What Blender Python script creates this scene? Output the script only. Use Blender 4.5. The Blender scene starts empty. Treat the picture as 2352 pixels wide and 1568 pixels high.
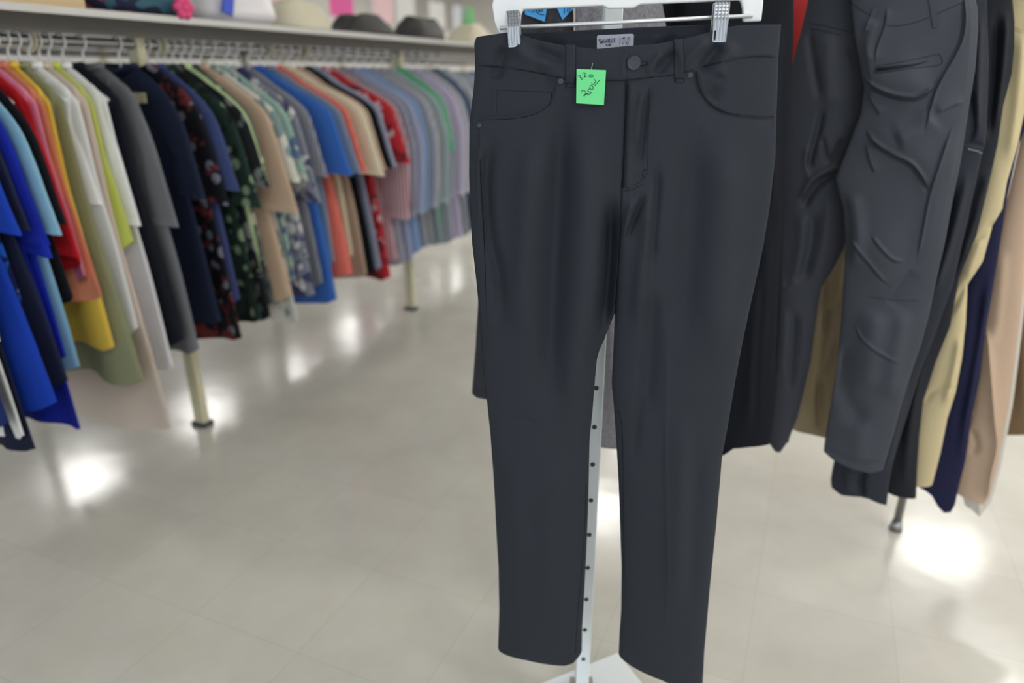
import bpy, math, random
import numpy as np
from mathutils import Vector, Matrix

# ------------------------------------------------------------------ camera, world, exposure
H, FPX, PITCH = 1.2, 1604.0, math.radians(20.9)
CP, SP = math.cos(PITCH), math.sin(PITCH)
sc = bpy.context.scene
col = sc.collection
cd = bpy.data.cameras.new('camera')
cd.sensor_width = 36.0
cd.lens = FPX / 2352 * 36.0
cd.clip_start = 0.05
cd.dof.use_dof = True
cd.dof.focus_distance = 1.0
cd.dof.aperture_fstop = 2.0
cam = bpy.data.objects.new('camera', cd)
col.objects.link(cam)
cam.location = (0, 0, H)
cam.rotation_euler = (math.pi / 2 - PITCH, 0, 0)
sc.camera = cam

wd = bpy.data.worlds.new('world')
sc.world = wd
wd.use_nodes = True
wd.node_tree.nodes['Background'].inputs[0].default_value = (0.82, 0.92, 1.0, 1)
wd.node_tree.nodes['Background'].inputs[1].default_value = 1.2
vs = sc.view_settings
vs.view_transform = 'Standard'
vs.look = 'None'
vs.gamma = 1.0
vs.use_curve_mapping = False
vs.exposure = 0.2
LIGHT = 16.5       # ceiling tube brightness

random.seed(7)
rng = np.random.default_rng(5)
AR = math.radians(23.4)
RD = np.array([math.sin(AR), math.cos(AR)])       # along the left rack
PD = np.array([math.cos(AR), -math.sin(AR)])      # from the left rack to the aisle
P0 = np.array([-1.134, 2.285])                    # foot of the rack post beside the grey shirt


# ------------------------------------------------------------------ materials
def lin(c):
    out = []
    for v in c[:3]:
        v = v / 255.0
        out.append(v / 12.92 if v <= 0.04045 else ((v + 0.055) / 1.055) ** 2.4)
    return (*out, 1.0)


def base_mat(name, rgb, rough=0.8, metal=0.0, spec=0.5):
    m = bpy.data.materials.new(name)
    m.use_nodes = True
    b = m.node_tree.nodes['Principled BSDF']
    b.inputs['Base Color'].default_value = lin(rgb)
    b.inputs['Roughness'].default_value = rough
    b.inputs['Metallic'].default_value = metal
    b.inputs['Specular IOR Level'].default_value = spec
    return m, m.node_tree.nodes, m.node_tree.links, b


def solid(name, rgb, rough=0.5, metal=0.0, spec=0.5, bump=0.0, scale=200):
    m, N, L, b = base_mat(name, rgb, rough, metal, spec)
    no = N.new('ShaderNodeTexNoise')
    tc = N.new('ShaderNodeTexCoord')
    no.inputs['Scale'].default_value = scale
    no.inputs['Detail'].default_value = 3
    L.new(tc.outputs['Object'], no.inputs['Vector'])
    mr = N.new('ShaderNodeMapRange')
    mr.inputs['To Min'].default_value = rough * 0.92
    mr.inputs['To Max'].default_value = min(1, rough * 1.08)
    L.new(no.outputs['Fac'], mr.inputs['Value'])
    L.new(mr.outputs['Result'], b.inputs['Roughness'])
    if bump:
        bp = N.new('ShaderNodeBump')
        bp.inputs['Strength'].default_value = bump
        bp.inputs['Distance'].default_value = 0.001
        L.new(no.outputs['Fac'], bp.inputs['Height'])
        L.new(bp.outputs['Normal'], b.inputs['Normal'])
    return m


def fabric(name, rgb, kind='plain', c2=None, c3=None, scale=12.0, rough=0.85, var=0.06, weave=900, sheen=0.0, wbump=0.25, spec=0.25):
    m, N, L, b = base_mat(name, rgb, rough, 0, spec)
    tc = N.new('ShaderNodeTexCoord')
    c2 = c2 or tuple(max(0, v * 0.6) for v in rgb)
    c3 = c3 or c2

    def ramp(stops, fac, const=True):
        r = N.new('ShaderNodeValToRGB')
        r.color_ramp.interpolation = 'CONSTANT' if const else 'LINEAR'
        el = r.color_ramp.elements
        while len(el) < len(stops):
            el.new(0.5)
        for e, (p, c) in zip(el, stops):
            e.position = p
            e.color = lin(c)
        L.new(fac, r.inputs['Fac'])
        return r.outputs['Color']

    def mix(fac, a, bb):
        mx = N.new('ShaderNodeMix')
        mx.data_type = 'RGBA'
        if isinstance(fac, float):
            mx.inputs[0].default_value = fac
        else:
            L.new(fac, mx.inputs[0])
        L.new(a, mx.inputs[6])
        L.new(bb, mx.inputs[7])
        return mx.outputs[2]
    out = None
    if kind in ('floral', 'print'):
        no = N.new('ShaderNodeTexNoise')
        no.inputs['Scale'].default_value = scale
        no.inputs['Detail'].default_value = 2.0
        no.inputs['Distortion'].default_value = 0.7
        L.new(tc.outputs['Object'], no.inputs['Vector'])
        no2 = N.new('ShaderNodeTexVoronoi')
        no2.inputs['Scale'].default_value = scale * 1.1
        L.new(tc.outputs['Object'], no2.inputs['Vector'])
        t = 0.30 if kind == 'floral' else 0.42
        A = ramp([(0, c2), (t, rgb)], no2.outputs['Distance'])
        B = ramp([(0, rgb), (0.58, c3)], no.outputs['Fac'])
        st = ramp([(0, (0, 0, 0)), (0.57, (255, 255, 255))], no.outputs['Fac'])
        out = mix(st, A, B)
    elif kind in ('stripe', 'plaid'):
        w = N.new('ShaderNodeTexWave')
        w.wave_type = 'BANDS'
        w.bands_direction = 'X'
        w.inputs['Scale'].default_value = scale
        L.new(tc.outputs['Object'], w.inputs['Vector'])
        out = ramp([(0, c2), (0.38, rgb)], w.outputs['Fac'])
        if kind == 'plaid':
            w2 = N.new('ShaderNodeTexWave')
            w2.bands_direction = 'Z'
            w2.inputs['Scale'].default_value = scale
            L.new(tc.outputs['Object'], w2.inputs['Vector'])
            out = mix(0.5, out, ramp([(0, c3), (0.38, rgb)], w2.outputs['Fac']))
    elif kind == 'heather':
        no = N.new('ShaderNodeTexNoise')
        no.inputs['Scale'].default_value = scale
        no.inputs['Detail'].default_value = 6
        no.inputs['Roughness'].default_value = 0.8
        mp = N.new('ShaderNodeMapping')
        mp.inputs['Scale'].default_value = (1, 1, 0.35)
        L.new(tc.outputs['Object'], mp.inputs['Vector'])
        L.new(mp.outputs['Vector'], no.inputs['Vector'])
        out = ramp([(0.35, c2), (0.65, rgb)], no.outputs['Fac'], False)
    if out is None:
        no = N.new('ShaderNodeTexNoise')
        no.inputs['Scale'].default_value = 900
        L.new(tc.outputs['Object'], no.inputs['Vector'])
        lo = tuple(v * (1 - var) for v in rgb)
        hi = tuple(min(255, v * (1 + var)) for v in rgb)
        out = ramp([(0.3, lo), (0.7, hi)], no.outputs['Fac'], False)
    L.new(out, b.inputs['Base Color'])
    if wbump:
        wn = N.new('ShaderNodeTexNoise')
        wn.inputs['Scale'].default_value = weave
        L.new(tc.outputs['Object'], wn.inputs['Vector'])
        bp = N.new('ShaderNodeBump')
        bp.inputs['Strength'].default_value = wbump
        bp.inputs['Distance'].default_value = 0.0006
        L.new(wn.outputs['Fac'], bp.inputs['Height'])
        L.new(bp.outputs['Normal'], b.inputs['Normal'])
    if sheen:
        b.inputs['Sheen Weight'].default_value = sheen
        b.inputs['Sheen Roughness'].default_value = 0.5
    return m


# ------------------------------------------------------------------ object helpers
def tag(o, label=None, cat=None, group=None, kind=None):
    if label: o['label'] = label
    if cat: o['category'] = cat
    if group: o['group'] = group
    if kind: o['kind'] = kind
    return o


def empty(name, loc, rz=0.0):
    o = bpy.data.objects.new(name, None)
    col.objects.link(o)
    o.location = loc
    o.rotation_euler = (0, 0, rz)
    o.empty_display_size = 0.05
    return o


def wloc(p):
    v = Vector((0, 0, 0))
    while p is not None:
        v += p.location
        p = p.parent
    return v


def mk(name, verts, faces, mat, parent=None, smooth=True, local=False):
    """verts in world coordinates (or in the parent's when local)"""
    me = bpy.data.meshes.new(name)
    verts = np.asarray(verts, dtype=float)
    if parent is not None and not local:
        verts = verts - np.array(wloc(parent))
    me.from_pydata(verts.tolist(), [], [tuple(f) for f in faces])
    me.update()
    if smooth:
        me.polygons.foreach_set('use_smooth', [True] * len(me.polygons))
    o = bpy.data.objects.new(name, me)
    col.objects.link(o)
    if mat: me.materials.append(mat)
    if parent is not None: o.parent = parent
    return o


class MB:
    def __init__(self):
        self.v, self.f = [], []

    def add(self, v, f):
        k = len(self.v)
        self.v.extend([tuple(map(float, p)) for p in v])
        self.f.extend([tuple(i + k for i in q) for q in f])
        return self

    def box(self, c, s, ex=(1, 0, 0), ey=(0, 1, 0), ez=(0, 0, 1), bev=0.0):
        c = np.array(c, float)
        E = [np.array(e, float) for e in (ex, ey, ez)]
        if bev <= 0:
            v = [c + E[0] * s[0] / 2 * i + E[1] * s[1] / 2 * j + E[2] * s[2] / 2 * k for i in (-1, 1) for j in (-1, 1) for k in (-1, 1)]
            f = [(0, 1, 3, 2), (4, 6, 7, 5), (0, 4, 5, 1), (2, 3, 7, 6), (0, 2, 6, 4), (1, 5, 7, 3)]
            return self.add(v, f)
        # rounded in the x-z section, chamfered in y
        hx, hy, hz = s[0] / 2, s[1] / 2, s[2] / 2
        ring = []
        for (sx, sz) in ((1, 1), (-1, 1), (-1, -1), (1, -1)):
            for k in range(4):
                a = {(1, 1): 0, (-1, 1): 90, (-1, -1): 180, (1, -1): 270}[(sx, sz)] + k * 30
                ring.append((sx * (hx - bev), sz * (hz - bev), math.cos(math.radians(a)), math.sin(math.radians(a))))
        v = []
        n = len(ring)
        for (yy, r) in ((-hy, bev * 0.4), (-hy + bev * 0.6, bev), (hy - bev * 0.6, bev), (hy, bev * 0.4)):
            for (x, z, cx, cz) in ring:
                v.append(c + E[0] * (x + cx * r) + E[1] * yy + E[2] * (z + cz * r))
        f = [(a * n + i, a * n + (i + 1) % n, (a + 1) * n + (i + 1) % n, (a + 1) * n + i) for a in range(3) for i in range(n)]
        f.append(tuple(range(n))[::-1])
        f.append(tuple(range(3 * n, 4 * n)))
        return self.add(v, f)

    def tube(self, pts, r, n=8, close=False, flat=None):
        pts = [np.array(p, float) for p in pts]
        m = len(pts)
        if m < 2: return self
        vs_, prev = [], None
        for i, p in enumerate(pts):
            a = pts[i - 1] if (i or close) else p
            b = pts[(i + 1) % m] if (i < m - 1 or close) else p
            t = b - a
            t = t / (np.linalg.norm(t) + 1e-12)
            if prev is None:
                ref = np.array((0, 0, 1.0)) if abs(t[2]) < 0.9 else np.array((1.0, 0, 0))
                u = np.cross(t, ref)
            else:
                u = prev - t * np.dot(prev, t)
            u /= np.linalg.norm(u) + 1e-12
            prev = u
            w = np.cross(t, u)
            rr = r[i] if hasattr(r, '__len__') else r
            for k in range(n):
                an = 2 * math.pi * k / n
                vs_.append(p + u * math.cos(an) * rr + w * math.sin(an) * rr)
        f = []
        for i in range(m if close else m - 1):
            j = (i + 1) % m
            for k in range(n):
                f.append((i * n + k, i * n + (k + 1) % n, j * n + (k + 1) % n, j * n + k))
        if not close:
            f.append(tuple(range(n))[::-1])
            f.append(tuple(range((m - 1) * n, m * n)))
        return self.add(vs_, f)

    def prism(self, poly, ext):
        """poly: 3-D outline; ext: extrusion vector"""
        n = len(poly)
        e = np.array(ext, float)
        v = [np.array(p, float) for p in poly] + [np.array(p, float) + e for p in poly]
        f = [tuple(range(n))[::-1], tuple(range(n, 2 * n))]
        f += [(i, (i + 1) % n, n + (i + 1) % n, n + i) for i in range(n)]
        return self.add(v, f)

    def build(self, name, mat, parent=None, smooth=False, local=False):
        return mk(name, self.v, self.f, mat, parent, smooth, local)


def copy_tree(o, parent=None):
    c = o.copy()
    col.objects.link(c)
    if parent is not None: c.parent = parent
    for ch in [x for x in o.children]:
        copy_tree(ch, c)
    return c


# ------------------------------------------------------------------ where a pixel's line of sight meets a vertical plane
class Plane:
    def __init__(self, x, f, yaw_deg):
        a = math.radians(yaw_deg)
        self.p = np.array([x, f, 0.0])
        self.q = np.array([math.cos(a), -math.sin(a), 0.0])      # to the right along the plane
        self.n = np.array([-math.sin(a), -math.cos(a), 0.0])     # towards the viewer

    def at(self, px, py):
        px = np.asarray(px, float); py = np.asarray(py, float)
        X = px - 1176; yc = 784 - py
        d = np.stack([X, FPX * CP + yc * SP, yc * CP - FPX * SP], -1)
        C = np.array([0, 0, H])
        t = ((self.p - C) @ self.n) / (d @ self.n)
        return C + d * t[..., None]

    def moved(self, back):
        P = Plane(0, 1, 0)
        P.p, P.q, P.n = self.p - self.n * back, self.q, self.n
        return P


def interp(poly, t, axis_in, axis_out):
    a = np.array(poly, float)
    o = np.argsort(a[:, axis_in], kind='stable')
    return np.interp(t, a[o, axis_in], a[o, axis_out])


def smooth_poly(poly, n=8):
    """Catmull-Rom through the points"""
    p = [np.array(q, float) for q in poly]
    if len(p) < 3: 
        return [p[0] + (p[-1] - p[0]) * k / n for k in range(n + 1)]
    out = []
    for i in range(len(p) - 1):
        a = p[i - 1] if i else 2 * p[0] - p[1]
        b, c = p[i], p[i + 1]
        d = p[i + 2] if i + 2 < len(p) else 2 * p[-1] - p[-2]
        for k in range(n):
            t = k / n
            out.append(0.5 * (2 * b + (c - a) * t + (2 * a - 5 * b + 4 * c - d) * t * t + (3 * b - a - 3 * c + d) * t ** 3))
    out.append(p[-1])
    return out


def stroke(X, Y, pts, width, amp, kind='g', taper=0.15):
    """height field of one fold: g = ridge/groove, s = step that fades to the left of the direction of travel, l = sharp crease"""
    P = np.array(smooth_poly(pts, 5))
    seg = P[1:] - P[:-1]
    L = np.hypot(seg[:, 0], seg[:, 1])
    cum = np.concatenate([[0], np.cumsum(L)])
    tot = cum[-1]
    best = np.full(X.shape, 1e9); sd = np.zeros(X.shape); al = np.zeros(X.shape)
    for i in range(len(seg)):
        if L[i] < 1e-6: continue
        dx, dy = seg[i] / L[i]
        rx, ry = X - P[i, 0], Y - P[i, 1]
        t = np.clip(rx * dx + ry * dy, 0, L[i])
        ex, ey = rx - t * dx, ry - t * dy
        dist = np.hypot(ex, ey)
        m = dist < best
        best = np.where(m, dist, best)
        sd = np.where(m, rx * dy - ry * dx, sd)
        al = np.where(m, (cum[i] + t) / tot, al)
    end = np.clip(np.minimum(al, 1 - al) / taper, 0, 1) if taper > 0 else 1.0
    end = end * end * (3 - 2 * end) if taper > 0 else 1.0
    if kind == 'g':
        return amp * end * np.exp(-(best / width) ** 2)
    if kind == 'l':
        return amp * end * np.exp(-best / width)
    raw = amp * end * np.where(sd > 0, np.exp(-(best / width)), 0) * np.clip(best / 3.5, 0, 1)
    if width < 30: return raw
    sm = raw.copy()
    for _ in range(3):
        for ax, r in ((0, 9), (1, 6)):
            pad = [(0, 0), (0, 0)]; pad[ax] = (r + 1, r)
            c = np.cumsum(np.pad(sm, pad, mode='edge'), axis=ax)
            n = 2 * r + 1
            sm = (c[n:] - c[:-n]) / n if ax == 0 else (c[:, n:] - c[:, :-n]) / n
    w = np.exp(-(best / 7.0) ** 2)
    return raw * w + sm * (1 - w)


# a garment panel: left / right outline as x(y), top / bottom edge as y(u); a closed lens in section
def cloth_panel(left, right, top, bottom, plane, bulge, strokes, nu=60, nv=120, u_mode='full', top_back=None, split_y=None, power=0.5, amp=1.0, back_only_h=None):
    U, V = np.meshgrid(np.linspace(0, 1, nu + 1), np.linspace(0, 1, nv + 1))
    if u_mode == 'full':
        U = 0.5 - 0.5 * np.cos(U * math.pi) * (1 - 0.0)
        U = 0.65 * U + 0.35 * np.linspace(0, 1, nu + 1)[None, :]

    def coords(tp):
        Y = interp(tp, U, 0, 1) * (1 - V) + interp(bottom, U, 0, 1) * V
        XL = interp(left, Y, 1, 0); XR = interp(right, Y, 1, 0)
        return XL + (XR - XL) * U, Y
    if u_mode == 'lefthalf' or u_mode == 'righthalf':
        def prof(Y):
            k = np.clip((Y - split_y + 160) / 260.0, 0, 1)
            k = k * k * (3 - 2 * k)
            full = (4 * U * (1 - U)) ** power
            w = U if u_mode == 'lefthalf' else 1 - U
            half = np.clip(w * (2 - w), 0, 1) ** power
            return half * (1 - k) + full * k
    else:
        def prof(Y): return (4 * U * (1 - U)) ** power
    XF, YF = coords(top)
    XB, YB = coords(top_back or top)
    hF = bulge * prof(YF); hB = bulge * prof(YB)
    rel = np.zeros(XF.shape)
    for s in strokes:
        rel += stroke(XF, YF, *s)
    edge = np.clip(np.minimum(U, 1 - U) * 14, 0, 1) if u_mode == 'full' else np.clip((U if u_mode == 'lefthalf' else 1 - U) * 14, 0, 1)
    rel = rel * edge * amp
    WF = plane.at(XF, YF) + plane.n * (hF + rel)[..., None]
    WB = plane.at(XB, YB) - plane.n * (hB * 0.9 + 0.0004)[..., None] + plane.n * (rel * 0.5)[..., None]
    return WF, WB, (XF, YF)


def sheet_faces(nr, nc, off=0, flip=False, skip=None):
    f = []
    for i in range(nr - 1):
        for j in range(nc - 1):
            q = (off + i * nc + j, off + i * nc + j + 1, off + (i + 1) * nc + j + 1, off + (i + 1) * nc + j)
            f.append(q[::-1] if flip else q)
    return f


def tube_mesh(WF, WB, top_closed=False):
    """front and back sheets joined along both sides"""
    nr, nc = WF.shape[:2]
    v = np.concatenate([WF.reshape(-1, 3), WB.reshape(-1, 3)])
    off = nr * nc
    f = sheet_faces(nr, nc, 0, True) + sheet_faces(nr, nc, off, False)
    for i in range(nr - 1):
        a, b = i * nc, (i + 1) * nc
        f.append((a, b, off + b, off + a))
        a, b = i * nc + nc - 1, (i + 1) * nc + nc - 1
        f.append((b, a, off + a, off + b))
    return v, f


exec_parts = {}
# ------------------------------------------------------------------ the room
LA0, LA1, LL0, LL1, CEIL = -4.0, 17.5, -9.5, 7.5, 3.0   # along the racks / across them


def RP(a, l, z=0.0):
    """room coordinates -> world: a along the aisles, l across"""
    return np.array([RD[0] * a + PD[0] * l, RD[1] * a + PD[1] * l, z])


def floor_mat():
    m, N, L, b = base_mat('vinyl_floor_tiles', (196, 192, 182), 0.2, 0, 0.5)
    tc = N.new('ShaderNodeTexCoord')
    mp = N.new('ShaderNodeMapping')
    mp.inputs['Rotation'].default_value = (0, 0, AR)
    L.new(tc.outputs['Object'], mp.inputs['Vector'])
    br = N.new('ShaderNodeTexBrick')
    br.offset = 0
    br.inputs['Scale'].default_value = 1.0
    br.inputs['Brick Width'].default_value = 0.305
    br.inputs['Row Height'].default_value = 0.305
    br.inputs['Mortar Size'].default_value = 0.0018
    br.inputs['Mortar Smooth'].default_value = 0.6
    br.inputs['Color1'].default_value = lin((202, 199, 190))
    br.inputs['Color2'].default_value = lin((198, 195, 186))
    br.inputs['Mortar'].default_value = lin((190, 186, 176))
    L.new(mp.outputs['Vector'], br.inputs['Vector'])
    no = N.new('ShaderNodeTexNoise')
    no.inputs['Scale'].default_value = 3.5
    no.inputs['Detail'].default_value = 8
    no.inputs['Roughness'].default_value = 0.65
    L.new(tc.outputs['Object'], no.inputs['Vector'])
    rp = N.new('ShaderNodeValToRGB')
    rp.color_ramp.elements[0].position = 0.3
    rp.color_ramp.elements[1].position = 0.7
    rp.color_ramp.elements[0].color = (0.86, 0.85, 0.84, 1)
    rp.color_ramp.elements[1].color = (1.0, 1.0, 1.0, 1)
    L.new(no.outputs['Fac'], rp.inputs['Fac'])
    mx = N.new('ShaderNodeMix')
    mx.data_type = 'RGBA'; mx.blend_type = 'MULTIPLY'
    mx.inputs[0].default_value = 1.0
    L.new(br.outputs['Color'], mx.inputs[6]); L.new(rp.outputs['Color'], mx.inputs[7])
    L.new(mx.outputs[2], b.inputs['Base Color'])
    mr = N.new('ShaderNodeMapRange')
    mr.inputs['To Min'].default_value = 0.09
    mr.inputs['To Max'].default_value = 0.2
    L.new(no.outputs['Fac'], mr.inputs['Value'])
    L.new(mr.outputs['Result'], b.inputs['Roughness'])
    n2 = N.new('ShaderNodeTexNoise')
    n2.inputs['Scale'].default_value = 5
    L.new(tc.outputs['Object'], n2.inputs['Vector'])
    bp = N.new('ShaderNodeBump')
    bp.inputs['Strength'].default_value = 0.25
    bp.inputs['Distance'].default_value = 0.004
    L.new(n2.outputs['Fac'], bp.inputs['Height'])
    L.new(bp.outputs['Normal'], b.inputs['Normal'])
    return m


M_wall = solid('painted_wall', (226, 224, 220), 0.7, bump=0.1, scale=60)
M_ceil = solid('ceiling_board', (235, 235, 233), 0.9, bump=0.2, scale=150)
M_base = solid('rubber_baseboard', (120, 116, 110), 0.5)


def slab(name, a0, a1, l0, l1, z0, z1, mat):
    b = MB()
    b.box(RP((a0 + a1) / 2, (l0 + l1) / 2, (z0 + z1) / 2), (abs(a1 - a0), abs(l1 - l0), z1 - z0), (RD[0], RD[1], 0), (PD[0], PD[1], 0))
    return tag(b.build(name, mat), kind='structure')


slab('floor', LA0, LA1, LL0, LL1, -0.1, 0.0, floor_mat())
slab('ceiling', LA0, LA1, LL0, LL1, CEIL, CEIL + 0.1, M_ceil)
slab('wall_far', LA1, LA1 + 0.15, LL0, LL1, 0, CEIL, M_wall)
slab('wall_left', LA0, LA1, LL0 - 0.15, LL0, 0, CEIL, M_wall)
slab('wall_right', LA0, LA1, LL1, LL1 + 0.15, 0, CEIL, M_wall)
slab('baseboard_far', LA1 - 0.012, LA1 - 0.001, LL0, LL1, 0.0, 0.1, M_base)
slab('baseboard_left', LA0, LA1, LL0 + 0.001, LL0 + 0.012, 0.0, 0.1, M_base)

# ceiling fixtures
M_em = bpy.data.materials.new('lit_diffuser')
M_em.use_nodes = True
_n = M_em.node_tree.nodes
_n['Principled BSDF'].inputs['Emission Color'].default_value = (1.0, 0.985, 0.95, 1)
_n['Principled BSDF'].inputs['Emission Strength'].default_value = LIGHT
_n['Principled BSDF'].inputs['Base Color'].default_value = (0.9, 0.9, 0.9, 1)
M_fix = solid('fixture_enamel', (235, 235, 235), 0.4)
proto = None
for l in (-6.9, -1.6, 1.5, 4.4):
    for k in range(12):
        a = (-1.88 + 1.68 * k) if l > 0 else (-0.9 + 1.7 * k)
        if a > LA1 - 2.4 or (l == -1.6 and a < 5): continue
        if proto is None:
            c = RP(a, l, CEIL)
            proto = empty('ceiling_light', tuple(c))
            b = MB(); b.box(c + np.array([0, 0, -0.035]), (0.66, 0.66, 0.07), (RD[0], RD[1], 0), (PD[0], PD[1], 0))
            b.build('housing', M_fix, proto)
            b = MB(); b.box(c + np.array([0, 0, -0.078]), (0.60, 0.60, 0.014), (RD[0], RD[1], 0), (PD[0], PD[1], 0))
            b.build('diffuser', M_em, proto)
            o = proto
        else:
            o = copy_tree(proto)
            o.location = RP(a, l, CEIL)
        tag(o, 'square white ceiling light panel reflected in the glossy floor', 'ceiling light', 'fluorescent ceiling lights')

# ------------------------------------------------------------------ shared materials
M_pant = fabric('charcoal_stretch_twill', (40, 44, 52), rough=0.78, var=0.07, weave=1400, wbump=0.35, spec=0.3)
M_seam = fabric('dark_stitching_and_seam_shade', (18, 20, 26), rough=0.9, var=0.0, wbump=0.0)  # dark thread that also paints the shade along seam edges
M_top = fabric('tonal_topstitching', (30, 34, 42), rough=0.9, var=0.0, wbump=0.0)
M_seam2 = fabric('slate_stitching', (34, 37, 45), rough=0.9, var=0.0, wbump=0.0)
M_rod = solid('bright_plated_rod', (235, 236, 238), 0.25, 0.55)
M_white = solid('white_plastic', (238, 238, 240), 0.32, bump=0.05, scale=30)
M_chrome = solid('polished_chrome', (176, 178, 182), 0.14, 1.0)
M_steel = solid('brushed_rack_steel', (168, 168, 168), 0.32, 1.0)
M_post = solid('white_powder_coated_steel', (230, 236, 238), 0.35)
M_cream = solid('cream_rack_enamel', (196, 190, 160), 0.4)
M_darkhole = solid('shadowed_steel_slot', (60, 62, 66), 0.7)  # dark rack feet; on the post holes it paints their inner shade
M_ink = solid('pen_ink', (22, 70, 50), 0.7)
M_inkb = solid('blue_black_ink', (12, 30, 70), 0.7)

# ------------------------------------------------------------------ the charcoal trousers in front
MP = Plane(0.17, 1.0, 6)
mL = [(1097, 60), (1095, 85), (1090, 100), (1092, 150), (1089, 200), (1084, 240), (1079, 290), (1078, 400), (1080, 470), (1085, 560), (1092, 620), (1100, 700),
      (1105, 760), (1112, 860), (1119, 920), (1127, 1000), (1133, 1080), (1137, 1150), (1141, 1230), (1145, 1300), (1147, 1400), (1144, 1488), (1144, 1520)]
mR = [(1796, 50), (1795, 57), (1789, 130), (1787, 200), (1784, 270), (1782, 360), (1775, 420), (1768, 480), (1755, 560), (1740, 630), (1722, 710), (1705, 790),
      (1690, 870), (1680, 930), (1668, 1000), (1658, 1050), (1652, 1120), (1645, 1200), (1636, 1290), (1630, 1350), (1624, 1420), (1617, 1500), (1611, 1620)]
mC = [(1440, 50), (1439, 180), (1434, 290), (1428, 430), (1424, 520), (1418, 620), (1413, 712)]
mCL = mC + [(1402, 745), (1385, 785), (1372, 812), (1368, 850), (1361, 940), (1354, 1010), (1352, 1100), (1350, 1180), (1346, 1280), (1341, 1370), (1337, 1440), (1336, 1520)]
mCR = mC + [(1411, 760), (1408, 820), (1405, 880), (1410, 930), (1415, 1000), (1419, 1070), (1423, 1150), (1426, 1250), (1428, 1300), (1427, 1400), (1423, 1460), (1419, 1540)]
FT = [(1095, 85), (1130, 81), (1165, 76), (1192, 79), (1225, 90), (1260, 98), (1300, 106), (1340, 111), (1370, 114), (1410, 110), (1440, 107), (1470, 105), (1500, 103),
      (1540, 97), (1580, 88), (1620, 77), (1650, 68), (1690, 60), (1740, 58), (1795, 57)]
BT = [(1095, 85), (1130, 80), (1165, 75), (1230, 73), (1350, 67), (1440, 62), (1560, 57), (1655, 54), (1740, 56), (1795, 57)]


def t_u(top, xa, xb):
    pts = [(max(0, min(1, (x - xa) / (xb - xa))), y) for x, y in top if xa - 40 <= x <= xb + 40]
    return pts


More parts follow.
